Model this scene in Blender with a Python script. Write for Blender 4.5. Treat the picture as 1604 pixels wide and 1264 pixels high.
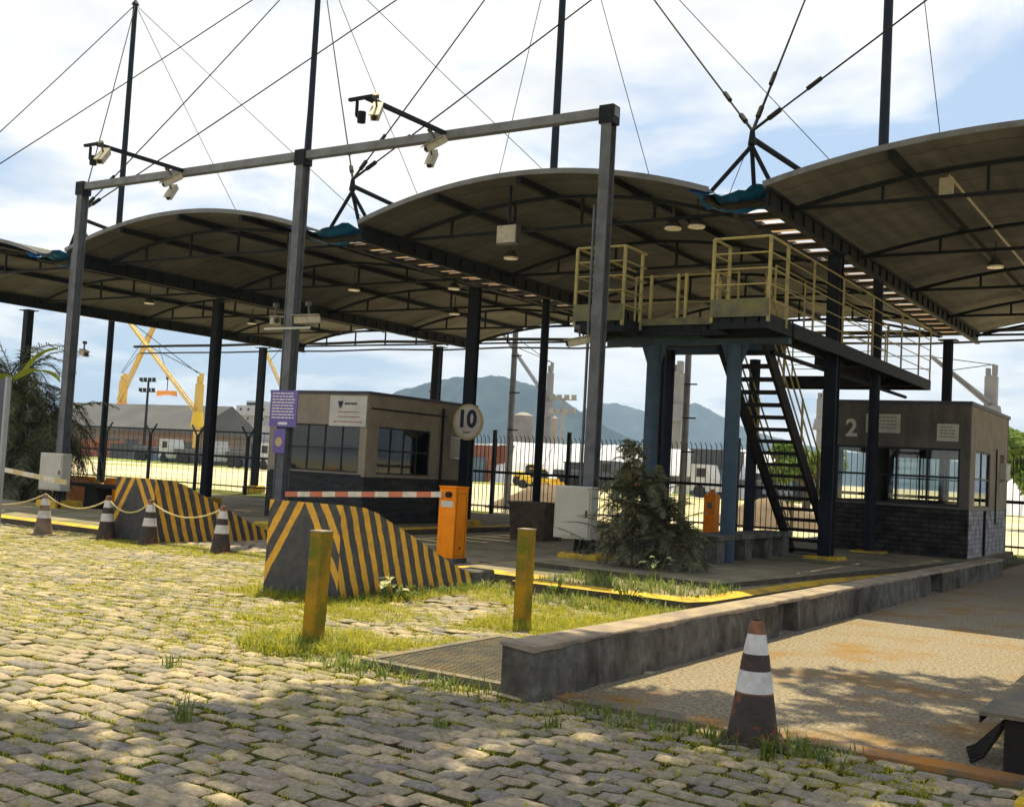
import bpy, math, random
import numpy as np
from mathutils import Vector, Matrix
for o in list(bpy.data.objects): bpy.data.objects.remove(o)
S = bpy.context.scene
COL = S.collection
R = random.Random(7)
NR = np.random.RandomState(11)
# ------------------------------------------------------------------ camera
# world: X runs across the lanes (to the right), Y along the lanes (away), Z up
F_, CX, CY, HC = 1750., 802., 632., 1.6
TH = math.radians(32.8); ROLL = math.atan(.0545); PITCH = math.atan(99 / F_ * math.cos(ROLL))
f0 = Vector((-math.sin(TH), math.cos(TH), 0)); r0 = Vector((math.cos(TH), math.sin(TH), 0)); u0 = Vector((0, 0, 1))
fw = f0 * math.cos(PITCH) + u0 * math.sin(PITCH); up0 = u0 * math.cos(PITCH) - f0 * math.sin(PITCH)
rt = r0 * math.cos(ROLL) + up0 * math.sin(ROLL); up = up0 * math.cos(ROLL) - r0 * math.sin(ROLL)
cd = bpy.data.cameras.new('camera'); cam = bpy.data.objects.new('camera', cd); COL.objects.link(cam)
cd.sensor_width = 36; cd.lens = F_ / 1604 * 36; cd.clip_end = 9000; cd.clip_start = .1
m = Matrix.Identity(4)
for i in range(3):
    m[i][0] = rt[i]; m[i][1] = up[i]; m[i][2] = -fw[i]
m[2][3] = HC
cam.matrix_world = m
S.camera = cam
def at(px, py, Y):
    d = fw * F_ + rt * (px - CX) - up * (py - CY)
    return Vector((0, 0, HC)) + d * (Y / d.y)
# ------------------------------------------------------------------ light
SUN = Vector((-.27, .43, 1.0)).normalized()
elev = math.asin(SUN.z); azi = math.atan2(SUN.x, SUN.y)
w = bpy.data.worlds.new('World'); S.world = w; w.use_nodes = True
nt = w.node_tree; N = nt.nodes; L = nt.links
N.clear()
sky = N.new('ShaderNodeTexSky'); sky.sky_type = 'NISHITA'; sky.sun_disc = False
sky.sun_elevation = elev; sky.sun_rotation = azi; sky.air_density = 1.2; sky.dust_density = 2.0; sky.ozone_density = 1.5
tc = N.new('ShaderNodeTexCoord'); sp = N.new('ShaderNodeSeparateXYZ'); L.new(tc.outputs['Generated'], sp.inputs[0])
def wm(op, a, b=None, c=None):
    n = N.new('ShaderNodeMath'); n.operation = op
    for i, v in enumerate((a, b, c)):
        if v is None: continue
        if isinstance(v, (int, float)): n.inputs[i].default_value = v
        else: L.new(v, n.inputs[i])
    return n.outputs[0]
zz = wm('ADD', wm('MAXIMUM', sp.outputs[2], 0.0), .16)
cb = N.new('ShaderNodeCombineXYZ'); L.new(wm('DIVIDE', sp.outputs[0], zz), cb.inputs[0]); L.new(wm('DIVIDE', sp.outputs[1], zz), cb.inputs[1])
cb.inputs[2].default_value = 3.7
n1 = N.new('ShaderNodeTexNoise'); n1.inputs['Scale'].default_value = 1.25; n1.inputs['Detail'].default_value = 9; n1.inputs['Roughness'].default_value = .56
n1.inputs['Distortion'].default_value = .25
L.new(cb.outputs[0], n1.inputs['Vector'])
cr = N.new('ShaderNodeValToRGB'); cr.color_ramp.elements[0].position = .395; cr.color_ramp.elements[1].position = .51
L.new(n1.outputs[0], cr.inputs[0])
n2 = N.new('ShaderNodeTexNoise'); n2.inputs['Scale'].default_value = 3.1; n2.inputs['Detail'].default_value = 7
L.new(cb.outputs[0], n2.inputs['Vector'])
cr2 = N.new('ShaderNodeValToRGB'); cr2.color_ramp.elements[0].position = .35; cr2.color_ramp.elements[1].position = .56
cr2.color_ramp.elements[0].color = (10.4, 10.4, 10.5, 1); cr2.color_ramp.elements[1].color = (13.6, 13.2, 12.6, 1)
L.new(n2.outputs[0], cr2.inputs[0])
# thin veil of high cloud over the blue
veil = N.new('ShaderNodeMixRGB'); veil.inputs[0].default_value = .6; veil.inputs[2].default_value = (6.6, 8.8, 12.2, 1)
L.new(sky.outputs[0], veil.inputs[1])
mx = N.new('ShaderNodeMixRGB'); L.new(cr.outputs[0], mx.inputs[0]); L.new(veil.outputs[0], mx.inputs[1]); L.new(cr2.outputs[0], mx.inputs[2])
bg = N.new('ShaderNodeBackground'); bg.inputs[1].default_value = .058; L.new(mx.outputs[0], bg.inputs[0])
ow = N.new('ShaderNodeOutputWorld'); L.new(bg.outputs[0], ow.inputs[0])
sl = bpy.data.lights.new('sun', 'SUN'); sl.energy = 5.0; sl.angle = math.radians(.5); sl.color = (1, .86, .53)
so = bpy.data.objects.new('sun', sl); COL.objects.link(so); so.rotation_euler = (-SUN).to_track_quat('-Z', 'Y').to_euler(); so.location = (0, 0, 30)
S.view_settings.view_transform = 'Standard'; S.view_settings.look = 'None'; S.view_settings.gamma = 1
S.view_settings.exposure = 0.66
S.render.engine = 'CYCLES'
# ------------------------------------------------------------------ materials
M = {}
def mat(name, col, rough=.7, metal=0, col2=None, nscale=6., ramp=(.4, .65), bump=0., bscale=40., detail=6, coord='Object', spec=.4, col3=None, n3=1.2, r3=(.55, .7), stretch=None):
    mt = bpy.data.materials.new(name); mt.use_nodes = True
    t = mt.node_tree; n = t.nodes; l = t.links; b = n['Principled BSDF']
    b.inputs['Roughness'].default_value = rough; b.inputs['Metallic'].default_value = metal
    b.inputs['Specular IOR Level'].default_value = spec
    b.inputs['Base Color'].default_value = (*col, 1)
    vec = None
    if coord == 'World': g = n.new('ShaderNodeNewGeometry'); vec = g.outputs['Position']
    else: g = n.new('ShaderNodeTexCoord'); vec = g.outputs['Object']
    if stretch:
        mp = n.new('ShaderNodeMapping'); mp.inputs['Scale'].default_value = stretch; l.new(vec, mp.inputs[0]); vec = mp.outputs[0]
    out = None
    if col2:
        a = n.new('ShaderNodeTexNoise'); a.inputs['Scale'].default_value = nscale; a.inputs['Detail'].default_value = detail; a.inputs['Roughness'].default_value = .6
        l.new(vec, a.inputs['Vector'])
        r = n.new('ShaderNodeValToRGB'); r.color_ramp.elements[0].position = ramp[0]; r.color_ramp.elements[1].position = ramp[1]
        r.color_ramp.elements[0].color = (*col, 1); r.color_ramp.elements[1].color = (*col2, 1)
        l.new(a.outputs[0], r.inputs[0]); out = r.outputs[0]
    if col3:
        a = n.new('ShaderNodeTexNoise'); a.inputs['Scale'].default_value = n3; a.inputs['Detail'].default_value = 8; a.inputs['Roughness'].default_value = .65
        l.new(vec, a.inputs['Vector'])
        r = n.new('ShaderNodeValToRGB'); r.color_ramp.elements[0].position = r3[0]; r.color_ramp.elements[1].position = r3[1]
        l.new(a.outputs[0], r.inputs[0])
        x = n.new('ShaderNodeMixRGB'); l.new(r.outputs[0], x.inputs[0])
        if out: l.new(out, x.inputs[1])
        else: x.inputs[1].default_value = (*col, 1)
        x.inputs[2].default_value = (*col3, 1); out = x.outputs[0]
    if out: l.new(out, b.inputs['Base Color'])
    if bump:
        a = n.new('ShaderNodeTexNoise'); a.inputs['Scale'].default_value = bscale; a.inputs['Detail'].default_value = 5
        l.new(vec, a.inputs['Vector'])
        bp = n.new('ShaderNodeBump'); bp.inputs['Strength'].default_value = bump; bp.inputs['Distance'].default_value = .02
        l.new(a.outputs[0], bp.inputs['Height']); l.new(bp.outputs[0], b.inputs['Normal'])
    M[name] = mt; return mt
mat('soil', (.05, .042, .025), .98, col2=(.105, .10, .03), nscale=2.2, ramp=(.4, .58), bump=.8, bscale=60, col3=(.10, .13, .015), n3=.9, r3=(.45, .6), coord='World', spec=.1)
mat('ground', (.50, .42, .28), .95, col2=(.58, .5, .36), nscale=.15, col3=(.34, .33, .12), n3=.05, r3=(.5, .62), bump=.3, bscale=2, coord='World')
mat('road', (.13, .115, .09), .95, col2=(.37, .31, .225), nscale=34, ramp=(.36, .60), bump=1, bscale=60, col3=(.27, .165, .06), n3=1.2, r3=(.50, .66), coord='World', detail=15, spec=.15)
mat('old_steel', (.10, .095, .08), .7, .2, col2=(.19, .16, .10), nscale=5, bump=.3, coord='World', col3=(.26, .14, .05), n3=2.2, r3=(.54, .74))
mat('worn_plate', (.14, .12, .095), .8, .2, col2=(.22, .17, .11), nscale=6, bump=.3, coord='World', col3=(.48, .20, .03), n3=1.1, r3=(.47, .58))
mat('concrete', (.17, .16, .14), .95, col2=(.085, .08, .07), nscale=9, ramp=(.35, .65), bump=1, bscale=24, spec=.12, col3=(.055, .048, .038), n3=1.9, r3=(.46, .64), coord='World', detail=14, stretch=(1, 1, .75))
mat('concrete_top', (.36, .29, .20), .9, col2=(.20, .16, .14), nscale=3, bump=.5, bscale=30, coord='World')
mat('pavement', (.20, .17, .12), .95, col2=(.30, .26, .17), nscale=2.2, bump=.5, bscale=30, col3=(.13, .13, .05), n3=.8, r3=(.5, .62), coord='World')
mat('kerb_yellow', (.62, .40, .03), .85, col2=(.30, .22, .06), nscale=4, ramp=(.45, .66), bump=.4, coord='World', col3=(.10, .08, .05), n3=2.4, r3=(.62, .74))
mat('kerb_dark', (.10, .085, .06), .9, col2=(.05, .045, .035), nscale=5, bump=.4, coord='World')
mat('navy', (.007, .011, .019), .6, 0, spec=.15, col2=(.013, .018, .026), nscale=5, bump=.1, col3=(.07, .035, .02), n3=3, r3=(.66, .76))
mat('roof_steel', (.014, .017, .021), .65, 0, spec=.15, col2=(.009, .011, .014), nscale=3, col3=(.09, .045, .025), n3=2, r3=(.64, .78))
mat('blue_steel', (.05, .085, .125), .6, 0, spec=.2, col2=(.035, .062, .09), nscale=4, bump=.1, col3=(.14, .08, .05), n3=3, r3=(.66, .8))
mat('galv', (.13, .14, .155), .6, .1, spec=.25, col2=(.085, .09, .10), nscale=4, bump=.1, col3=(.20, .11, .06), n3=2.5, r3=(.64, .8))
mat('roof_sheet', (.155, .155, .155), .9, spec=.1, col2=(.115, .116, .118), nscale=1.3, bump=.25, bscale=9, col3=(.21, .195, .175), n3=.5, r3=(.56, .75), coord='World')
def laps(name, w_, amt):
    t = M[name].node_tree; n = t.nodes; l = t.links; b = n['Principled BSDF']; src = b.inputs['Base Color'].links[0].from_socket
    g = n.new('ShaderNodeNewGeometry'); sx = n.new('ShaderNodeSeparateXYZ'); l.new(g.outputs['Position'], sx.inputs[0])
    def q(op, a, c=None):
        k = n.new('ShaderNodeMath'); k.operation = op
        for i, vv in enumerate((a, c)):
            if vv is None: continue
            if isinstance(vv, (int, float)): k.inputs[i].default_value = vv
            else: l.new(vv, k.inputs[i])
        return k.outputs[0]
    y = q('DIVIDE', sx.outputs[1], w_); x = q('DIVIDE', sx.outputs[0], 3.7)
    cbn = n.new('ShaderNodeCombineXYZ'); l.new(q('FLOOR', x), cbn.inputs[0]); l.new(q('FLOOR', y), cbn.inputs[1])
    wn = n.new('ShaderNodeTexWhiteNoise'); l.new(cbn.outputs[0], wn.inputs['Vector'])
    fr = q('FRACT', y); line = q('LESS_THAN', fr, .05)
    f = q('ADD', q('MULTIPLY', wn.outputs['Value'], amt), 1 - amt / 2); f = q('MULTIPLY', f, q('SUBTRACT', 1.0, q('MULTIPLY', line, .35)))
    # light and shade of the sheet's ribs, put into the colour as faint bands
    rb = q('MULTIPLY', q('SINE', q('MULTIPLY', sx.outputs[1], 42.0)), .07); f = q('ADD', f, rb)
    v = n.new('ShaderNodeVectorMath'); v.operation = 'SCALE'; l.new(src, v.inputs[0]); l.new(f, v.inputs['Scale']); l.new(v.outputs[0], b.inputs['Base Color'])
laps('roof_sheet', .95, .35)
mat('roof_edge', (.18, .19, .20), .6, .2, col2=(.12, .12, .12), nscale=3)

mat('tarp', (.01, .20, .50), .5, col2=(.015, .10, .30), nscale=5, bump=.8, bscale=9)
mat('rail_yellow', (.38, .32, .10), .6, .1, col2=(.26, .23, .12), nscale=7, col3=(.16, .09, .045), n3=6, r3=(.58, .72), bump=.15)
mat('toe_board', (.12, .13, .09), .8, 0, spec=.2, col2=(.17, .16, .07), nscale=5, col3=(.10, .085, .06), n3=4, r3=(.5, .66))
mat('deck', (.035, .037, .035), .8, 0, spec=.15, col2=(.055, .047, .038), nscale=4)
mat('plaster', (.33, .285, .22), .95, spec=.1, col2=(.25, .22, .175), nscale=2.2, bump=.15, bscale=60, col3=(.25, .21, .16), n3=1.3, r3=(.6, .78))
mat('plaster_shaded', (.14, .13, .115), .95, spec=.1, col2=(.10, .095, .085), nscale=2.2, bump=.3, bscale=60, col3=(.075, .07, .06), n3=3, r3=(.5, .7), stretch=(1, 1, .3))  # darker plaster copy: shade of the right booth's front put into the colour
mat('cladding', (.045, .047, .050), .8, spec=.15, col2=(.025, .026, .028), nscale=3, bump=.5, bscale=14, stretch=(1, 1, 6), col3=(.075, .07, .06), n3=1.1, r3=(.5, .7))
mat('cladding_pale', (.33, .34, .37), .8, col2=(.26, .27, .30), nscale=3, bump=.5, bscale=10)
mat('booth_roof', (.06, .065, .075), .6, .2)
mat('frame', (.02, .022, .025), .5, .3)
mat('near_black', (.015, .015, .018), .9)
mat('orange', (1.0, .30, .0), .55, spec=.25, col2=(.86, .24, .0), nscale=5, col3=(.35, .14, .04), n3=5, r3=(.60, .76))
mat('red_stripe', (.62, .16, .07), .5, col2=(.52, .2, .12), nscale=8)
mat('white_stripe', (.72, .68, .58), .5, col2=(.55, .5, .4), nscale=8)
mat('white_box', (.50, .50, .44), .6, col2=(.43, .43, .37), nscale=3, col3=(.33, .29, .2), n3=2, r3=(.62, .8))
mat('white_sign', (.62, .60, .55), .6, col2=(.5, .48, .42), nscale=3)
mat('purple_sign', (.13, .09, .33), .5, col2=(.17, .13, .36), nscale=2)
mat('ink', (.02, .025, .06), .6)
mat('red_ink', (.32, .12, .09), .6)
mat('grey_ink', (.16, .16, .15), .6)
mat('white_ink', (.7, .68, .75), .6)
mat('sign_rim', (.45, .36, .16), .6, col2=(.5, .42, .25), nscale=5)
mat('cone_dark', (.055, .04, .032), .75, col2=(.035, .03, .028), nscale=9, col3=(.36, .085, .025), n3=7, r3=(.55, .72), bump=.3)
mat('cone_orange', (.26, .11, .05), .7, col2=(.10, .055, .035), nscale=12)
mat('cone_faded', (.24, .17, .12), .7, col2=(.13, .09, .07), nscale=9)
mat('cone_white', (.62, .61, .60), .55, col2=(.48, .46, .43), nscale=14)
mat('rope', (.55, .42, .12), .8, col2=(.6, .55, .4), nscale=12)
mat('bollard', (.40, .22, .012), .85, col2=(.17, .12, .03), nscale=4, bump=.6, bscale=24, spec=.15, col3=(.13, .15, .015), n3=3, r3=(.46, .58))
mat('rust', (.36, .15, .035), .85, col2=(.20, .11, .05), nscale=3, bump=.4, coord='World', col3=(.5, .26, .05), n3=2, r3=(.52, .66))
mat('dark_steel', (.022, .020, .018), .75, 0, spec=.15, col2=(.015, .014, .013), nscale=5, bump=.2)
mat('lamp_metal', (.08, .08, .08), .5, .4)
mat('lamp_glass', (.75, .70, .58), .25)
mat('cctv', (.42, .38, .28), .5, col2=(.3, .27, .2), nscale=12)
mat('cable', (.02, .019, .018), .8, 0, spec=.1)
mat('wood', (.10, .07, .05), .9, spec=.1, col2=(.06, .045, .035), nscale=5, bump=.3)
mat('trunk', (.11, .085, .06), .9, col2=(.07, .055, .04), nscale=6, bump=.8, bscale=18)
mat('crane_yellow', (.62, .42, .09), .6, col2=(.5, .34, .08), nscale=.6)
mat('crane_orange', (.75, .28, .03), .6)
mat('crane_grey', (.20, .20, .21), .7, col2=(.15, .15, .16), nscale=.4)
mat('ship_white', (.44, .45, .47), .6, col2=(.36, .37, .38), nscale=.3)
mat('hull', (.06, .07, .10), .6)
mat('warehouse_roof', (.085, .09, .10), .9, spec=.1, col2=(.115, .115, .12), nscale=.2, coord='World')
mat('warehouse_wall', (.15, .13, .12), .8, col2=(.22, .15, .11), nscale=.15, coord='World')
mat('box_grey', (.06, .065, .075), .7, col2=(.085, .085, .09), nscale=.5)
mat('box_red', (.24, .07, .04), .7, col2=(.30, .12, .06), nscale=1.2)
mat('box_blue', (.10, .14, .22), .7)
mat('white_tarp', (.85, .85, .88), .7, col2=(.66, .67, .74), nscale=.9, stretch=(1, 1, .12), bump=.5, bscale=1.5)
mat('machine', (.70, .45, .02), .6)
mat('tyre', (.02, .02, .02), .9)
mat('silo', (.20, .19, .18), .8, col2=(.30, .27, .24), nscale=.3)
mat('dirt', (.20, .145, .10), .95, col2=(.13, .10, .07), nscale=1.5, bump=.6, bscale=6)
mat('verge', (.20, .26, .03), .95, col2=(.30, .33, .05), nscale=.6, coord='World', bump=.5, bscale=5)
mat('hill', (.010, .022, .026), .98, spec=0, col2=(.035, .055, .045), nscale=.02, coord='World', bump=1, bscale=.03, detail=10)
def brick_mat(name, c1, c2, mortar):
    mt = bpy.data.materials.new(name); mt.use_nodes = True; t = mt.node_tree; n = t.nodes; l = t.links; b = n['Principled BSDF']; b.inputs['Roughness'].default_value = .9; b.inputs['Specular IOR Level'].default_value = .12
    g = n.new('ShaderNodeNewGeometry'); sx = n.new('ShaderNodeSeparateXYZ'); l.new(g.outputs['Position'], sx.inputs[0]); ad = n.new('ShaderNodeMath'); ad.operation = 'ADD'; l.new(sx.outputs[0], ad.inputs[0]); l.new(sx.outputs[1], ad.inputs[1])
    c = n.new('ShaderNodeCombineXYZ'); l.new(ad.outputs[0], c.inputs[0]); l.new(sx.outputs[2], c.inputs[1])
    k = n.new('ShaderNodeTexBrick'); k.inputs['Scale'].default_value = 1; k.inputs['Brick Width'].default_value = .30; k.inputs['Row Height'].default_value = .10; k.inputs['Mortar Size'].default_value = .012
    k.inputs['Color1'].default_value = (*c1, 1); k.inputs['Color2'].default_value = (*c2, 1); k.inputs['Mortar'].default_value = (*mortar, 1); l.new(c.outputs[0], k.inputs['Vector'])
    a = n.new('ShaderNodeTexNoise'); a.inputs['Scale'].default_value = 4; a.inputs['Detail'].default_value = 9; l.new(g.outputs['Position'], a.inputs['Vector'])
    h = n.new('ShaderNodeMapRange'); h.inputs[1].default_value = .35; h.inputs[2].default_value = .65; h.inputs[3].default_value = .6; h.inputs[4].default_value = 1.35; l.new(a.outputs[0], h.inputs[0])
    v = n.new('ShaderNodeVectorMath'); v.operation = 'SCALE'; l.new(k.outputs[0], v.inputs[0]); l.new(h.outputs[0], v.inputs['Scale']); l.new(v.outputs[0], b.inputs['Base Color'])
    bp = n.new('ShaderNodeBump'); bp.inputs['Strength'].default_value = .6; bp.inputs['Distance'].default_value = .015; bp.invert = True; l.new(k.outputs['Fac'], bp.inputs['Height']); l.new(bp.outputs[0], b.inputs['Normal']); M[name] = mt
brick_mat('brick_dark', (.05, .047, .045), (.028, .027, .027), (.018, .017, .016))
brick_mat('brick_lit', (.33, .33, .35), (.26, .26, .28), (.20, .20, .21))  # paler brick copy: light on the booth's open side put into the colour
def leafmat(name, c1, c2, trans=.25):
    mt = bpy.data.materials.new(name); mt.use_nodes = True
    t = mt.node_tree; n = t.nodes; l = t.links; b = n['Principled BSDF']; b.inputs['Roughness'].default_value = .6
    g = n.new('ShaderNodeNewGeometry'); r = n.new('ShaderNodeValToRGB')
    r.color_ramp.elements[0].color = (*c1, 1); r.color_ramp.elements[1].color = (*c2, 1)
    l.new(g.outputs['Random Per Island'], r.inputs[0]); l.new(r.outputs[0], b.inputs['Base Color'])
    tr = n.new('ShaderNodeBsdfTranslucent'); l.new(r.outputs[0], tr.inputs[0])
    mxx = n.new('ShaderNodeMixShader'); mxx.inputs[0].default_value = trans
    l.new(b.outputs[0], mxx.inputs[1]); l.new(tr.outputs[0], mxx.inputs[2]); l.new(mxx.outputs[0], n['Material Output'].inputs[0])
    M[name] = mt
leafmat('translucent', (.42, .33, .25), (.72, .60, .46), .75)
leafmat('grass', (.20, .25, .012), (.62, .55, .05), .45)
leafmat('weed', (.07, .14, .02), (.26, .30, .05), .4)
leafmat('pale_leaf', (.5, .55, .25), (.7, .72, .45), .4)
leafmat('bush_leaf', (.05, .062, .028), (.30, .31, .17), .4)
leafmat('palm_leaf', (.02, .026, .015), (.24, .25, .12), .3)
leafmat('bright_leaf', (.25, .34, .03), (.42, .46, .05), .5)
leafmat('tree_leaf', (.05, .10, .02), (.12, .2, .04), .2)
leafmat('far_leaf', (.10, .18, .03), (.22, .32, .05), .2)
leafmat('dry_leaf', (.30, .13, .04), (.45, .25, .08), .2)
def cobble_mat():
    mt = bpy.data.materials.new('cobble'); mt.use_nodes = True
    t = mt.node_tree; n = t.nodes; l = t.links; b = n['Principled BSDF']; b.inputs['Roughness'].default_value = .82
    b.inputs['Specular IOR Level'].default_value = .3
    g = n.new('ShaderNodeNewGeometry'); r = n.new('ShaderNodeValToRGB')
    e = r.color_ramp.elements; e[0].position = 0; e[0].color = (.18, .165, .15, 1); e[1].position = 1; e[1].color = (.47, .385, .25, 1)
    for p, c in ((.25, (.33, .28, .20, 1)), (.5, (.235, .215, .20, 1)), (.75, (.38, .305, .22, 1))):
        x = e.new(p); x.color = c
    l.new(g.outputs['Random Per Island'], r.inputs[0])
    a = n.new('ShaderNodeTexNoise'); a.inputs['Scale'].default_value = 26; a.inputs['Detail'].default_value = 8; a.inputs['Roughness'].default_value = .7; l.new(g.outputs['Position'], a.inputs['Vector'])
    hr = n.new('ShaderNodeMapRange'); hr.inputs[1].default_value = .3; hr.inputs[2].default_value = .7; hr.inputs[3].default_value = .50; hr.inputs[4].default_value = 1.32
    l.new(a.outputs[0], hr.inputs[0])
    v = n.new('ShaderNodeVectorMath'); v.operation = 'SCALE'; l.new(r.outputs[0], v.inputs[0]); l.new(hr.outputs[0], v.inputs['Scale'])
    # moss patches
    a2 = n.new('ShaderNodeTexNoise'); a2.inputs['Scale'].default_value = 1.1; a2.inputs['Detail'].default_value = 9; a2.inputs['Roughness'].default_value = .7; l.new(g.outputs['Position'], a2.inputs['Vector'])
    r2 = n.new('ShaderNodeValToRGB'); r2.color_ramp.elements[0].position = .52; r2.color_ramp.elements[1].position = .68; r2.color_ramp.elements[1].color = (.6, .6, .6, 1)
    l.new(a2.outputs[0], r2.inputs[0])
    x = n.new('ShaderNodeMixRGB'); l.new(r2.outputs[0], x.inputs[0]); l.new(v.outputs[0], x.inputs[1]); x.inputs[2].default_value = (.27, .25, .06, 1)
    l.new(x.outputs[0], b.inputs['Base Color'])
    bp = n.new('ShaderNodeBump'); bp.inputs['Strength'].default_value = .55; bp.inputs['Distance'].default_value = .012; l.new(a.outputs[0], bp.inputs['Height']); l.new(bp.outputs[0], b.inputs['Normal'])
    M['cobble'] = mt
cobble_mat()
def stripe_mat(name, front, xc, ztop, period, lean, phase=0., x0=0.):
    # painted chevrons: object coordinates, origin at the ramp's base
    mt = bpy.data.materials.new(name); mt.use_nodes = True
    t = mt.node_tree; n = t.nodes; l = t.links; b = n['Principled BSDF']; b.inputs['Roughness'].default_value = .6
    g = n.new('ShaderNodeTexCoord'); s = n.new('ShaderNodeSeparateXYZ'); l.new(g.outputs['Object'], s.inputs[0])
    def q(op, a, c=None, d=None):
        k = n.new('ShaderNodeMath'); k.operation = op
        for i, vv in enumerate((a, c, d)):
            if vv is None: continue
            if isinstance(vv, (int, float)): k.inputs[i].default_value = vv
            else: l.new(vv, k.inputs[i])
        return k.outputs[0]
    wob = n.new('ShaderNodeTexNoise'); wob.inputs['Scale'].default_value = 5; l.new(g.outputs['Object'], wob.inputs['Vector'])
    wv = q('MULTIPLY', q('SUBTRACT', wob.outputs[0], .5), .05)
    drop = q('SUBTRACT', ztop, s.outputs[2])
    if front:
        f = q('SUBTRACT', q('ABSOLUTE', q('SUBTRACT', s.outputs[0], xc)), q('MULTIPLY', drop, lean))
    else:
        f = q('SUBTRACT', q('SUBTRACT', s.outputs[1], x0), q('MULTIPLY', drop, lean))
    f = q('ADD', q('ADD', f, wv), phase)
    fr = q('FRACT', q('ADD', q('DIVIDE', f, period), 20.0)) if not front else q('FRACT', q('DIVIDE', f, period))
    st = q('LESS_THAN', fr, .46)
    if front: st = q('MULTIPLY', st, q('GREATER_THAN', f, 0.0))
    wn = n.new('ShaderNodeTexNoise'); wn.inputs['Scale'].default_value = 22; wn.inputs['Detail'].default_value = 9; wn.inputs['Roughness'].default_value = .75; l.new(g.outputs['Object'], wn.inputs['Vector'])
    chip = q('GREATER_THAN', wn.outputs[0], .635); st = q('MULTIPLY', st, q('SUBTRACT', 1.0, q('MULTIPLY', chip, .75)))
    dn = n.new('ShaderNodeTexNoise'); dn.inputs['Scale'].default_value = 9; dn.inputs['Detail'].default_value = 8; l.new(g.outputs['Object'], dn.inputs['Vector'])
    ye = n.new('ShaderNodeValToRGB'); ye.color_ramp.elements[0].position = .38; ye.color_ramp.elements[1].position = .62
    ye.color_ramp.elements[0].color = (.78, .40, .015, 1); ye.color_ramp.elements[1].color = (.60, .33, .04, 1); l.new(dn.outputs[0], ye.inputs[0])
    bl = n.new('ShaderNodeValToRGB'); bl.color_ramp.elements[0].position = .4; bl.color_ramp.elements[1].position = .7
    bl.color_ramp.elements[0].color = (.035, .037, .045, 1); bl.color_ramp.elements[1].color = (.075, .07, .065, 1); l.new(dn.outputs[0], bl.inputs[0])
    x = n.new('ShaderNodeMixRGB'); l.new(st, x.inputs[0]); l.new(bl.outputs[0], x.inputs[1]); l.new(ye.outputs[0], x.inputs[2])
    l.new(x.outputs[0], b.inputs['Base Color'])
    bp = n.new('ShaderNodeBump'); bp.inputs['Strength'].default_value = .25; bp.inputs['Distance'].default_value = .02; l.new(dn.outputs[0], bp.inputs['Height']); l.new(bp.outputs[0], b.inputs['Normal'])
    M[name] = mt
def glassmat():
    mt = bpy.data.materials.new('glass'); mt.use_nodes = True
    t = mt.node_tree; n = t.nodes; l = t.links
    for k in list(n):
        if k.type != 'OUTPUT_MATERIAL': n.remove(k)
    gl = n.new('ShaderNodeBsdfGlossy'); gl.inputs[0].default_value = (.8, .85, .85, 1); gl.inputs['Roughness'].default_value = .04
    tr = n.new('ShaderNodeBsdfTransparent'); tr.inputs[0].default_value = (.88, .9, .88, 1)
    fz = n.new('ShaderNodeFresnel'); fz.inputs[0].default_value = 1.6
    mxx = n.new('ShaderNodeMixShader'); l.new(fz.outputs[0], mxx.inputs[0]); l.new(tr.outputs[0], mxx.inputs[1]); l.new(gl.outputs[0], mxx.inputs[2])
    l.new(mxx.outputs[0], [k for k in n if k.type == 'OUTPUT_MATERIAL'][0].inputs[0]); M['glass'] = mt
glassmat()
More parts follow.
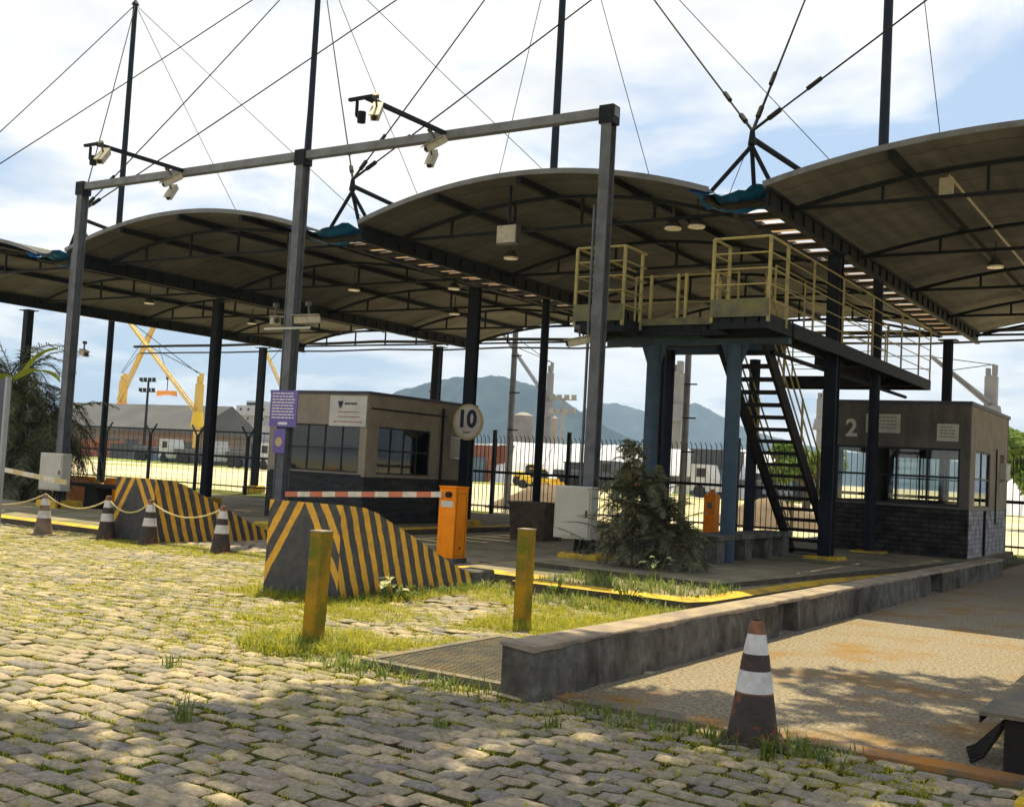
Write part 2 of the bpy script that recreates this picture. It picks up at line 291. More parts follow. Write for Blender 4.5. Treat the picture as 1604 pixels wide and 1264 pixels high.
# ------------------------------------------------------------------ mesh helpers
WL = {}
class MB:
    def __init__(s): s.v = []; s.f = []; s.mi = []; s.sm = []
    def add(s, vs, fs, mi=0, smooth=False):
        o = len(s.v); s.v += [tuple(p) for p in vs]; s.f += [[i + o for i in f] for f in fs]; s.mi += [mi] * len(fs); s.sm += [smooth] * len(fs); return s
    def box(s, x0, x1, y0, y1, z0, z1, mi=0, bev=0):
        if bev:
            b = bev
            vs = []
            for z, i in ((z0, 0), (z1 - b, 0), (z1, b)):
                vs += [(x0 + i, y0 + i, z), (x1 - i, y0 + i, z), (x1 - i, y1 - i, z), (x0 + i, y1 - i, z)]
            fs = [(3, 2, 1, 0), (8, 9, 10, 11)]
            for k in (0, 4):
                for a in range(4): fs.append((k + a, k + (a + 1) % 4, k + 4 + (a + 1) % 4, k + 4 + a))
            return s.add(vs, fs, mi)
        vs = [(x0, y0, z0), (x1, y0, z0), (x1, y1, z0), (x0, y1, z0), (x0, y0, z1), (x1, y0, z1), (x1, y1, z1), (x0, y1, z1)]
        return s.add(vs, [(3, 2, 1, 0), (4, 5, 6, 7), (0, 1, 5, 4), (1, 2, 6, 5), (2, 3, 7, 6), (3, 0, 4, 7)], mi)
    def bar(s, p, q, w, h=None, mi=0):
        p = Vector(p); q = Vector(q); d = (q - p).normalized(); h = h or w
        a = d.cross(Vector((0, 0, 1)))
        if a.length < 1e-3: a = Vector((1, 0, 0))
        a.normalize(); b = a.cross(d).normalized(); a *= w / 2; b *= h / 2
        vs = [p - a - b, p + a - b, p + a + b, p - a + b, q - a - b, q + a - b, q + a + b, q - a + b]
        return s.add(vs, [(0, 1, 2, 3), (7, 6, 5, 4), (1, 0, 4, 5), (2, 1, 5, 6), (3, 2, 6, 7), (0, 3, 7, 4)], mi)
    def tube(s, p, q, r1, r2=None, n=8, mi=0, cap=True):
        p = Vector(p); q = Vector(q); d = (q - p).normalized(); r2 = r1 if r2 is None else r2
        a = d.orthogonal().normalized(); b = d.cross(a)
        vs = []
        for c, r in ((p, r1), (q, r2)):
            for i in range(n):
                t = 2 * math.pi * i / n; vs.append(c + a * (math.cos(t) * r) + b * (math.sin(t) * r))
        fs = [(i, (i + 1) % n, n + (i + 1) % n, n + i) for i in range(n)]
        s.add(vs, fs, mi, True)
        if cap: s.add(vs, [tuple(range(n - 1, -1, -1)), tuple(range(n, 2 * n))], mi)
        return s
    def path(s, pts, r, n=5, mi=0):
        for a, b in zip(pts[:-1], pts[1:]): s.tube(a, b, r, r, n, mi, False)
        return s
    def lathe(s, c, prof, n=20, mi=0, mis=None):
        vs = []
        for r, z in prof:
            for i in range(n):
                t = 2 * math.pi * i / n; vs.append((c[0] + r * math.cos(t), c[1] + r * math.sin(t), c[2] + z))
        for k in range(len(prof) - 1):
            fs = [(k * n + i, k * n + (i + 1) % n, (k + 1) * n + (i + 1) % n, (k + 1) * n + i) for i in range(n)]
            o = len(s.v) if k == 0 else o
            if k == 0: s.v += [tuple(p) for p in vs]
            s.f += [[i + o for i in f] for f in fs]; s.mi += [mis[k] if mis else mi] * n; s.sm += [True] * n
        return s
    def prism(s, poly, z0, z1, mi=0, mi_side=None):
        n = len(poly); vs = [(x, y, z0) for x, y in poly] + [(x, y, z1) for x, y in poly]
        s.add(vs, [tuple(range(n, 2 * n))], mi)
        s.add(vs, [(i, (i + 1) % n, n + (i + 1) % n, n + i) for i in range(n)], mi if mi_side is None else mi_side)
        return s
    def quad(s, a, b, c, d, mi=0): return s.add([a, b, c, d], [(0, 1, 2, 3)], mi)
    def build(s, name, mats, parent=None, origin=None):
        me = bpy.data.meshes.new(name)
        if parent is not None: org = WL[parent.name]
        else: org = Vector(origin) if origin is not None else Vector((0, 0, 0))
        me.from_pydata([(x - org.x, y - org.y, z - org.z) for x, y, z in s.v], [], s.f)
        if isinstance(mats, str): mats = [mats]
        for k in mats: me.materials.append(M[k])
        me.polygons.foreach_set('material_index', s.mi); me.polygons.foreach_set('use_smooth', s.sm)
        me.update()
        o = bpy.data.objects.new(name, me); COL.objects.link(o)
        WL[o.name] = org.copy()
        if parent is not None: o.parent = parent
        else: o.location = org
        return o
def tag(o, label=None, cat=None, group=None, kind=None):
    if label: o['label'] = label
    if cat: o['category'] = cat
    if group: o['group'] = group
    if kind: o['kind'] = kind
    return o
def thing(name, label, cat, loc=(0, 0, 0), group=None):
    o = bpy.data.objects.new(name, None); COL.objects.link(o); o.location = loc; o.empty_display_size = .2
    WL[o.name] = Vector(loc); return tag(o, label, cat, group)
def dup(root, loc, rotz=None, label=None, scale=None):
    def cp(o, par):
        c = o.copy(); COL.objects.link(c)
        if par is not None: c.parent = par
        for ch in list(o.children): cp(ch, c)
        return c
    r = cp(root, None); r.location = loc
    if rotz is not None: r.rotation_euler = (0, 0, rotz)
    if scale is not None: r.scale = (scale, scale, scale)
    if label: r['label'] = label
    WL[r.name] = Vector(loc)
    return r
def npmesh(name, V, Fq, mats, mi=None, parent=None, origin=None):
    # V (n,3), Fq (m,k) faces all of k corners
    me = bpy.data.meshes.new(name); V = np.asarray(V, dtype=np.float32).copy(); Fq = np.asarray(Fq, dtype=np.int32)
    org = WL[parent.name] if parent is not None else (Vector(origin) if origin is not None else Vector((0, 0, 0)))
    V -= np.array(org, dtype=np.float32)
    k = Fq.shape[1]
    me.vertices.add(len(V)); me.vertices.foreach_set('co', V.ravel())
    me.loops.add(Fq.size); me.loops.foreach_set('vertex_index', Fq.ravel())
    me.polygons.add(len(Fq)); me.polygons.foreach_set('loop_start', np.arange(0, Fq.size, k, dtype=np.int32))
    me.polygons.foreach_set('loop_total', np.full(len(Fq), k, dtype=np.int32))
    if isinstance(mats, str): mats = [mats]
    for q in mats: me.materials.append(M[q])
    if mi is not None: me.polygons.foreach_set('material_index', np.asarray(mi, dtype=np.int32))
    me.update(calc_edges=True); me.validate()
    o = bpy.data.objects.new(name, me); COL.objects.link(o); WL[o.name] = Vector(org)
    if parent is not None: o.parent = parent
    else: o.location = org
    return o
def text(s, size, loc, rx, rz, matn, name, parent, ext=.004, off=0., align='CENTER'):
    c = bpy.data.curves.new(name, 'FONT'); c.body = s; c.size = size; c.extrude = ext; c.offset = off; c.align_x = align; c.align_y = 'CENTER'
    t = bpy.data.objects.new(name + '_tmp', c); COL.objects.link(t)
    bpy.context.view_layer.update()
    me = bpy.data.meshes.new_from_object(t.evaluated_get(bpy.context.evaluated_depsgraph_get()))
    bpy.data.objects.remove(t)
    me.transform(Matrix.Translation(Vector(loc) - WL[parent.name]) @ Matrix.Rotation(rz, 4, 'Z') @ Matrix.Rotation(rx, 4, 'X'))
    me.materials.clear(); me.materials.append(M[matn])
    o = bpy.data.objects.new(name, me); COL.objects.link(o); o.parent = parent; WL[o.name] = WL[parent.name].copy(); return o
# ------------------------------------------------------------------ ground
tag(MB().quad((-3990, -285, -.12), (2980, -285, -.12), (2980, 3590, -.12), (-3990, 3590, -.12)).build('ground', 'ground'), kind='structure')
tag(MB().quad((-40, -6, -.028), (12, -6, -.028), (12, 33, -.028), (-40, 33, -.028)).build('yard_bed', 'soil'), kind='structure')
tag(MB().prism([(-160, 72), (40, 100), (40, 112), (-160, 84)], -.10, -.05).build('grass_verge', 'verge'), kind='stuff')
def lownoise(x, y):
    return .5 * np.sin(x * 1.3 + 1.1 * np.sin(y * .9)) * np.cos(y * 1.1 + .7) + .3 * np.sin(x * 3.1 + y * 2.3)
def cobbles():
    pu, pv = .225, .140
    rows = np.arange(1.2, 15.6, pv)
    cs = []
    for j, v in enumerate(rows):
        if v < 6.85: u1 = 1.6
        else: u1 = -3.95
        u0_ = max(-24.5, -1.75 * (v + 2.5) - 2)
        us = np.arange(u0_ + (j % 2) * pu * .5, u1, pu)
        for u in us:
            if v > 12.95 and u > -9.5 and u < -5: continue
            if v > 12.4 and v <= 12.95 and u > -7.9 and u < -5.2: continue
            if v > 6.78 and v < 8.7 and -5.6 < u < -4.27: continue
            if u < -16 and v > 13.1: continue
            cs.append((u, v))
    c = np.array(cs); n = len(c)
    c += NR.normal(0, .010, c.shape)
    # gentle wander of the rows
    c[:, 1] += .05 * np.sin(c[:, 0] * .9) + .03 * np.sin(c[:, 0] * 2.3 + c[:, 1])
    hu = pu / 2 - .0135 + NR.normal(0, .011, n); hv = pv / 2 - .0125 + NR.normal(0, .006, n)
    z = NR.normal(0, .0055, n) + .012 * lownoise(c[:, 0], c[:, 1])
    ang = NR.normal(0, .06, n); tx = NR.normal(0, .035, n); ty = NR.normal(0, .045, n)
    prof = [(1.05, -.05), (1.0, -.013), (.89, -.002), (.5, .005)]
    V = []
    sx = np.array([-1, 1, 1, -1.]); sy = np.array([-1, -1, 1, 1.])
    jx = NR.normal(0, .08, (n, 4)); jy = NR.normal(0, .12, (n, 4))
    for s, dz in prof:
        px = (sx[None, :] + jx) * hu[:, None] * s; py = (sy[None, :] + jy) * hv[:, None] * s
        X = c[:, 0, None] + px * np.cos(ang)[:, None] - py * np.sin(ang)[:, None]
        Y = c[:, 1, None] + px * np.sin(ang)[:, None] + py * np.cos(ang)[:, None]
        Z = z[:, None] + dz + (px * tx[:, None] + py * ty[:, None]) * (dz > -.04)
        V.append(np.stack([X, Y, Z], -1))
    V = np.concatenate(V, 1)  # n,16,3
    base = (np.arange(n) * 16)[:, None]
    Fs = []
    for k in (0, 4, 8):
        for a in range(4):
            Fs.append(base + np.array([k + a, k + (a + 1) % 4, k + 4 + (a + 1) % 4, k + 4 + a])[None, :])
    Fs.append(base + np.array([12, 13, 14, 15])[None, :])
    Fq = np.concatenate(Fs, 0)
    o = npmesh('cobbled_yard', V.reshape(-1, 3), Fq, ['cobble', 'soil'], np.arange(len(Fq)) < 4 * n)
    sm = np.ones(len(Fq), dtype=bool); o.data.polygons.foreach_set('use_smooth', sm)
    tag(o, kind='structure')
cobbles()
# concrete road on the right of the wall, with its rusty steel lip
b = MB()
nx, ny = 40, 60
b.quad((-3.98, 7.1, .0), (10, 7.1, .0), (10, 40, .0), (-3.98, 40, .0))
tag(b.build('concrete_road', 'road'), kind='structure')
b = MB(); b.box(-3.97, -.6, 6.9, 7.1, -.04, .006, 0); b.build('road_edge_plate', 'worn_plate')
tag(bpy.data.objects['road_edge_plate'], 'rusty steel strip set in the ground where road concrete meets the cobbles', 'steel strip')
tag(MB().quad((-40, 15.4, .0), (-18, 15.4, .0), (-18, 29, .0), (-40, 29, .0)).quad((-40, 12.8, .004), (-16.1, 12.8, .004), (-16.1, 15.4, .004), (-40, 15.4, .004)).quad((-15.0, 15.5, .003), (-9.45, 15.5, .003), (-9.45, 30, .003), (-15.0, 30, .003)).build('asphalt_lane', 'pavement'), kind='structure')
# traffic islands
def island(name, poly, z, lab, inner=None, iz=.22):
    b = MB(); b.prism(poly, -.03, z - .03, 1, 2)
    cx = sum(p[0] for p in poly) / len(poly); cy = sum(p[1] for p in poly) / len(poly)
    ins = [(p[0] + (.22 if p[0] < cx else -.22), p[1] + (.22 if p[1] < cy else -.22)) for p in poly]
    n = len(poly)
    vs = [(x, y, z - .03) for x, y in poly] + [(x, y, z) for x, y in ins] 
    b.add(vs, [(i, (i + 1) % n, n + (i + 1) % n, n + i) for i in range(n)], 0)
    b.add([(x, y, z) for x, y in ins], [tuple(range(n))], 1)
    if inner:
        b.prism(inner, z - .01, iz, 1, 2)
    tag(b.build(name, ['kerb_yellow', 'pavement', 'kerb_dark']), kind='structure')
island('pavement', [(-9.4, 13.0), (-7.9, 12.95), (-7.85, 12.4), (-5.35, 12.35), (-5.2, 12.7), (-4.3, 29.6), (-9.4, 29.6)], .15, '', [(-8.9, 14.2), (-5.6, 13.9), (-4.35, 24), (-4.35, 29.4), (-9.0, 29.4)])
island('pavement', [(-19.0, 16.1), (-14.95, 16.1), (-14.95, 29), (-19.0, 29)], .15, '')
island('pavement', [(-36, 12.75), (-16.2, 12.75), (-16.2, 14.6), (-21, 16.6), (-36, 16.6)], .14, '')
# ------------------------------------------------------------------ barrier wall
def wall():
    t = thing('barrier_wall', 'long low grey concrete barrier wall with crumbling cap beside the concrete road', 'wall', (-4.1, 6.66, 0))
    segs = [(6.66, 11.35), (11.95, 17.9), (18.6, 23.6)]
    def ux(v): return -3.99 + (v - 6.66) * .018
    b = MB()
    for a, c in segs:
        n = max(2, int((c - a) / .12)); vs = []; 
        for i in range(n + 1):
            v = a + (c - a) * i / n; x = ux(v); e = lambda s: R.uniform(-s, s)
            h = .358 - (v - 6.66) * .003
            jd = -.02 if (i % 9) == 8 else 0.0; k9 = .012 * math.sin(7.3 * (i // 9))
            vs += [(x - .27, v, -.03), (x - .27, v, h), (x + e(.006) + jd + k9, v, h), (x + .012 + e(.014) + jd + k9, v, h * .6), (x + e(.01) + .02 + jd + k9, v, -.03)]
        fs = []
        for i in range(n):
            for k in range(4): fs.append((i * 5 + k, i * 5 + k + 1, (i + 1) * 5 + k + 1, (i + 1) * 5 + k))
        fs.append((4, 3, 2, 1, 0)); fs.append(tuple(n * 5 + k for k in range(5)))
        b.add(vs, fs)
    for a, c in ((11.35, 11.95), (17.9, 18.6)): b.box(ux(a) - .27, ux(a) - .14, a, c, -.03, .3)
    b.build('wall', 'concrete', t)
    b = MB(); n = 150; vs = []
    for i in range(n + 1):
        v = 6.63 + (23.65 - 6.63) * i / n; x = ux(v); h = .335 - (v - 6.66) * .003
        r = R.uniform(0, .018); d = .035 + R.uniform(-.012, .012) + .02 * math.sin(v * 3.1) * (1 if v < 9 else .3)
        h += .025; vs += [(x - .275, v, h), (x - .275, v, h + .022), (x + .006 + r * .6, v, h + .022 + R.uniform(-.003, .003)), (x + .012 + r * .6, v, h + .012), (x + .004 + r * .6, v, h - d * .5)]
    fs = []
    for i in range(n):
        for k in range(5): fs.append((i * 5 + k, i * 5 + (k + 1) % 5, (i + 1) * 5 + (k + 1) % 5, (i + 1) * 5 + k))
    fs.append((4, 3, 2, 1, 0)); fs.append(tuple(n * 5 + k for k in range(5)))
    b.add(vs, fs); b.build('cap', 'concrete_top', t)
wall()
# steel guard beam on the right
t = thing('guard_beam', 'rusty topped dark steel beam standing on the road at the right edge of the photo', 'steel beam', (-1.0, 7.1, 0))
b = MB(); b.box(-1.2, -.42, 7.05, 15, .31, .335, 1); b.box(-1.2, -1.19, 7.05, 15, .27, .31, 0); b.build('top_plate', ['dark_steel', 'old_steel'], t)
MB().box(-1.07, -1.03, 7.12, 15, -.02, .31).build('web', 'dark_steel', t)
MB().box(-1.07, -.45, 7.09, 7.12, -.02, .31).build('end_plate', 'dark_steel', t)
b = MB()
for i in range(5): b.path([(-1.08, 7.2 + .05 * i, .27), (-1.13 - .01 * i, 7.2 + .06 * i, .17), (-1.2 - .02 * i, 7.18 + .07 * i, .05), (-1.26 - .02 * i, 7.15 + .09 * i, .012)], .014, 6)
b.build('cable_bundle', 'dark_steel', t)
tag(MB().box(-.86, -.5, 6.05, 6.5, -.03, .12, 0, .02).build('kerb_block', 'kerb_yellow', origin=(-.8, 6.3, 0)), 'small yellow painted kerb block in the bottom right corner', 'kerb block')
# steel grating by the wall
t = thing('steel_grating', 'rusty framed steel grating lying on the cobbles at the end of the wall', 'grating', (-4.95, 7.7, 0))
b = MB(); z = .055
b.box(-5.62, -4.28, 6.76, 6.84, .0, z + .006); b.box(-5.62, -4.28, 8.62, 8.7, -.03, z + .006); b.box(-5.62, -5.54, 6.84, 8.62, -.03, z + .006)
b.build('frame', 'old_steel', t)
b = MB()
for i in range(38):
    y = 6.87 + i * .0465; b.box(-5.54, -4.3, y, y + .016, .02, z)
for i in range(13): b.box(-5.5 + i * .095, -5.49 + i * .095, 6.85, 8.61, .015, z - .004)
b.build('bars', 'old_steel', t)
MB().box(-5.54, -4.3, 6.84, 8.62, -.03, -.02).build('dark_floor', 'near_black', t)  # near-black sheet under the bars
# ------------------------------------------------------------------ crash ramps
stripe_mat('chevron_front', True, 0, 1.07, .235, .60)
stripe_mat('chevron_side', False, 0, 1.05, .205, .33, .06)
def ramp(u0_, u1, v0, v1, lab):
    cx = (u0_ + u1) / 2
    t = thing('crash_ramp', lab, 'ramp', (cx, v0, 0), 'striped crash ramps at the ends of the islands')
    pr = [(0, 1.07), (.1, 1.065), (.4, 1.04), (.62, .98), (.85, .88), (1.3, .70), (1.75, .50), (2.15, .33), (2.6, .17)]
    sc = (v1 - v0) / 2.6
    b = MB()
    pts = [(v0 + a * sc, z) for a, z in pr]
    tp = .02
    n = len(pts)
    L_ = [(u0_ , v, -.03) for v, z in pts] + [(u0_ + tp, v, z) for v, z in pts]
    R_ = [(u1 , v, -.03) for v, z in pts] + [(u1 - tp, v, z) for v, z in pts]
    b.add(R_, [(i, i + 1, n + i + 1, n + i) for i in range(n - 1)], 1)
    b.add(L_, [(i + 1, i, n + i, n + i + 1) for i in range(n - 1)], 1)
    b.add([R_[0], R_[n], L_[n], L_[0]], [(0, 1, 2, 3)], 0)
    b.add([R_[n - 1], R_[-1], L_[-1], L_[n - 1]], [(3, 2, 1, 0)], 1)
    b.add(L_[n:] + R_[n:], [(i, i + 1, n + i + 1, n + i) for i in range(n - 1)], 2)
    b.build('ramp_body', ['chevron_front', 'chevron_side', 'concrete'], t)
ramp(-9.42, -8.28, 9.5, 12.15, 'black and yellow striped concrete crash ramp nearest the camera, behind the tall bollard')
ramp(-16.1, -15.05, 12.55, 15.2, 'smaller looking black and yellow striped crash ramp farther left behind the cones')
tag(MB().box(-8.75, -8.35, 12.3, 12.75, -.02, .2, 0, .02).build('concrete_block', 'concrete', origin=(-8.5, 12.5, 0)), 'small dark concrete block at the low end of the nearest crash ramp', 'block')
# ------------------------------------------------------------------ bollards
def bollard(u, v, h, w, lean, lab):
    t = thing('bollard', lab, 'bollard', (u, v, 0), 'square yellow bollards on the grass')
    b = MB(); n = 6; hw = w / 2; vs = []
    for i in range(n + 1):
        z = -.03 + (h + .03) * i / n; k = hw * (1 - .02 * (i % 2))
        vs += [(u - k + lean * z, v - k, z), (u + k + lean * z, v - k, z), (u + k + lean * z, v + k, z), (u - k + lean * z, v + k, z)]
    fs = [(i * 4 + a, i * 4 + (a + 1) % 4, i * 4 + 4 + (a + 1) % 4, i * 4 + 4 + a) for i in range(n) for a in range(4)]
    b.add(vs, fs); b.build('post', 'bollard', t)
    x = u + lean * h
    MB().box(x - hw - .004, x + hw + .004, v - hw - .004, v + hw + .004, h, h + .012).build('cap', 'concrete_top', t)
bollard(-6.52, 7.2, .96, .135, .03, 'square mossy yellow bollard standing in grass in front of the striped crash ramp')
bollard(-6.0, 9.72, .97, .135, .0, 'square mossy yellow bollard standing in grass behind the near end of the wall')
# ------------------------------------------------------------------ cones
def cone_mesh(t, base, mats_):
    h = .74
    b = MB()
    q = .19
    b.box(-q, q, -q, q, 0, .03, 0, .008)
    b.build('base', mats_[0], t)
    prof = [(.158, .028), (.146, .1), (.128, .22), (.116, .30), (.114, .31), (.104, .385), (.095, .44), (.085, .51), (.079, .54), (.060, .64), (.055, .66), (.046, .72), (.038, .735), (.026, .74)]
    mis = [0, 0, 0, 3, 1, 1, 2, 2, 2, 1, 1, 2, 2]
    mis = [0, 0, 0, 3, 1, 1, 2, 2, 1, 1, 3, 3, 3]
    MB().lathe((0, 0, 0), prof, 28, mis=mis).build('cone_body', mats_, t)
c0 = thing('traffic_cone', 'dirty traffic cone with two white bands standing on the cobbles in the foreground', 'traffic cone', (0, 0, 0))
cone_mesh(c0, 0, ['cone_dark', 'cone_white', 'cone_dark', 'cone_orange']); c0.location = (-2.43, 6.69, 0); c0.rotation_euler = (0, 0, .4)
c0['group'] = 'traffic cones'
c1 = thing('traffic_cone', 'faded brown traffic cone, leftmost one tied to the yellow rope', 'traffic cone', (0, 0, 0), 'traffic cones')
cone_mesh(c1, 0, ['cone_faded', 'cone_white', 'cone_faded', 'cone_faded']); c1.location = (-17.04, 11.88, 0); c1.scale = (1, 1, .95)
for p, l_ in (((-15.98, 12.35, 0), 'dark traffic cone with white bands at the left foot of the far crash ramp'),
              ((-14.9, 12.35, 0), 'dark traffic cone with white bands in front of the far crash ramp'),
              ((-13.32, 12.45, 0), 'dark traffic cone at the right end of the yellow rope')):
    d = dup(c0, p, .2, l_); d.scale = (1, 1, 1.0)
def sag(a, c, s, n=10): return [tuple(Vector(a).lerp(Vector(c), i / n) - Vector((0, 0, s * 4 * (i / n) * (1 - i / n)))) for i in range(n + 1)]
b = MB(); pts = [(-19.2, 11.7, .6), (-17.04, 11.88, .7), (-15.98, 12.35, .68), (-14.9, 12.35, .70), (-13.32, 12.45, .70)]
for a, c in zip(pts[:-1], pts[1:]): b.path(sag(a, c, .2), .014)
tag(b.build('rope', 'rope', origin=(-16, 12, 0)), 'sagging yellow rope strung from cone to cone', 'rope')
# ------------------------------------------------------------------ barrier gate
t = thing('barrier_gate', 'bright orange barrier gate box with red and white striped arm', 'barrier gate', (-10.5, 14.75, 0))
b = MB(); b.box(-10.70, -10.38, 14.6, 14.95, -.02, 1.21, 0, .012); b.build('housing', 'orange', t)
MB().box(-10.71, -10.37, 14.59, 14.96, 1.212, 1.235).build('lid', 'orange', t)
MB().box(-10.379, -10.376, 14.64, 14.91, .12, .125).box(-10.379, -10.376, 14.64, 14.91, 1.12, 1.125).box(-10.379, -10.376, 14.64, 14.645, .125, 1.12).box(-10.379, -10.376, 14.905, 14.91, .125, 1.12).build('door_seam', 'frame', t)
MB().box(-10.72, -10.36, 14.58, 14.97, -.02, .09).build('plinth', 'concrete', t)
b = MB(); A = Vector((-10.55, 14.58, 1.10)); B_ = Vector((-14.05, 14.58, .90))
n = 12
for i in range(n):
    b.bar(A.lerp(B_, (i + (1 if i == 0 else 0) * .3) / n), A.lerp(B_, (i + 1) / n), .045, .09, i % 2)
b.build('arm', ['white_stripe', 'red_stripe'], t)
MB().tube((-10.5, 14.6, 1.1), (-10.5, 14.54, 1.1), .05, n=12).build('pivot', 'dark_steel', t)
MB().box(-10.66, -10.42, 14.594, 14.6, .9, 1.0).build('label_plate', 'white_sign', t)
MB().tube((-10.376, 14.78, .25), (-10.37, 14.78, .25), .02, n=10).build('lock', 'dark_steel', t)
# second arm, far left
t = thing('barrier_gate', 'yellow and white barrier arm reaching in from the left edge over the white box', 'barrier gate', (-22.0, 13.1, 0))
b = MB(); A = Vector((-22.0, 13.0, 1.16)); B_ = Vector((-18.05, 13.0, .86)); n = 12
for i in range(n): b.bar(A.lerp(B_, i / n), A.lerp(B_, (i + 1) / n), .045, .085, i % 2)
b.build('arm', ['white_stripe', 'rope'], t)
MB().box(-22.3, -21.9, 13.03, 13.4, 0, 1.25, 0, .012).build('housing', 'orange', t)
# ------------------------------------------------------------------ canopy
VC = [2.0, -6.7, -15.2, -24.3, -33.2]
MODS = [('canopy_roof', -6.22, 1.55, 'curved steel canopy roof at the right edge, over the right hand booth'),
        ('canopy_roof', -14.52, -7.15, 'curved steel canopy roof in the middle, above the orange barrier gate'),
        ('canopy_roof', -23.75, -15.9, 'curved steel canopy roof left of the middle, above the farther crash ramp'),
        ('canopy_roof', -32.5, -24.85, 'curved steel canopy roof cut by the left edge of the photo')]
V0, V1, ZV = 16.6, 34.2, 6.2
def canopy(nm, a, c, lab, rise=.62):
    t = thing(nm, lab, 'canopy', ((a + c) / 2, V0, 0), 'curved canopy roofs')
    uc, hw = (a + c) / 2, (c - a) / 2
    zf = lambda u: ZV + rise * (1 - ((u - uc) / hw) ** 2) 
    # corrugated sheet: real thickness
    n = 48; vs = []; fs = []
    for y in (V0, V1):
        for i in range(n + 1):
            u = a + (c - a) * i / n; z = zf(u) + (.012 if i % 2 else 0); vs += [(u, y, z), (u, y, z + .05)]
    o = 2 * (n + 1)
    for i in range(n):
        k = 2 * i
        fs += [(k, k + 2, o + k + 2, o + k), (k + 3, k + 1, o + k + 1, o + k + 3), (k + 2, k, k + 1, k + 3), (o + k, o + k + 2, o + k + 3, o + k + 1)]
    fs += [(0, o, o + 1, 1), (2 * n, 2 * n + 1, o + 2 * n + 1, o + 2 * n)]
    MB().add(vs, fs).build('roof_sheet', 'roof_sheet', t)
    b = MB(); n = 24
    for y in (V0 - .03, V1 + .03):
        for i in range(n):
            u, u2 = a + (c - a) * i / n, a + (c - a) * (i + 1) / n
            b.bar((u, y, zf(u) + .03), (u2, y, zf(u2) + .03), .045, .09)
    b.build('fascia', 'roof_edge', t)
    for s, u in ((1, a), (-1, c)):
        b = MB(); x = u + s * .05
        D_ = .34 if s > 0 else .13
        b.box(x - .06, x + .06, V0 + .05, V1, ZV - .06, ZV - .01); b.box(x - .06, x + .06, V0 + .05, V1, ZV - D_, ZV - D_ + .05)
        b.box(x - .012, x + .012, V0 + .05, V1, ZV - D_ + .05, ZV - .06)
        y = V0 + .1
        while y < V1 - .5 and s > 0:
            b.box(x - .05, x + .05, y, y + .02, ZV - D_ + .05, ZV - .06); y += .55
        b.build('side_beam', 'roof_steel', t)
    b = MB()
    for k in (.25, .5, .75):
        u = a + (c - a) * k; b.box(u - .05, u + .05, V0 + .02, V1, zf(u) - .13, zf(u) - .012)
    b.build('purlin', 'roof_steel', t)
    for y in (17.7, 21.9, 26.0, 30.1, 33.9):
        b = MB(); n = 20; g = .16
        for i in range(n):
            u, u2 = a + (c - a) * i / n, a + (c - a) * (i + 1) / n
            b.bar((u, y, zf(u) - g), (u2, y, zf(u2) - g), .06, .07)
        b.bar((a, y, ZV - .12), (c, y, ZV - .12), .05, .06)
        for k in (.2, .4, .6, .8):
            u = a + (c - a) * k; b.bar((u, y, ZV - .12), (u, y, zf(u) - g), .045)
        b.build('arch_rib', 'roof_steel', t)
    return zf
for i, (nm, a, c, lab) in enumerate(MODS): canopy(nm, a, c, lab, .52 if i == 0 else .62)
GAP = [(-7.15, -6.22, 'between the middle roof and the right roof'), (-15.9, -14.52, 'between the middle roof and the roof left of it'), (-24.85, -23.75, 'between the two leftmost roofs')]
for a, c, lab in GAP:
    t = thing('valley_gutter', 'slatted gutter strip letting light through ' + lab, 'gutter', (a, V0, 0), 'slatted gutters')
    y = V0 + .35; i = 0
    while y < V1 - .5:
        MB().box(a + .07, c - .012, y, y + .26, ZV - .17, ZV - .11).build('slat', 'dark_steel', t)
        MB().box(a + .07, c - .012, y + .2, y + .80, ZV - .07 + R.uniform(-.012, .012), ZV - .05).build('skylight_strip', 'translucent', t)
        y += .86; i += 1
for (a, c, lab) in [(-7.5, -6.3, 'blue tarpaulin scrap stuck in the gutter left of the right roof'), (-16.4, -14.9, 'crumpled blue tarpaulin hanging in the gutter left of the middle roof'), (-25.3, -24.2, 'dull blue tarpaulin scrap in the leftmost gutter')]:
    b = MB(); n = 12; mm = 5; vs = []
    for j in range(mm):
        for i in range(n + 1):
            u = a + (c - a) * i / n
            vs.append((u, V0 - .08 + j * .22 + R.uniform(-.03, .03), ZV + .09 - .05 * abs(j - 1) - .12 * math.sin(math.pi * i / n) + R.uniform(-.02, .02) + .012 * math.sin(i * 1.7)))
    k = len(vs); vs += [(x, y, z - .012) for x, y, z in vs]
    W_ = n + 1
    fs = [(j * W_ + i, j * W_ + i + 1, (j + 1) * W_ + i + 1, (j + 1) * W_ + i) for j in range(mm - 1) for i in range(n)]
    fs += [tuple(k + q for q in reversed(f)) for f in fs]
    b.add(vs, fs); tag(b.build('tarpaulin', 'tarp', origin=(a, V0, ZV)), lab, 'tarpaulin', 'tarpaulins')
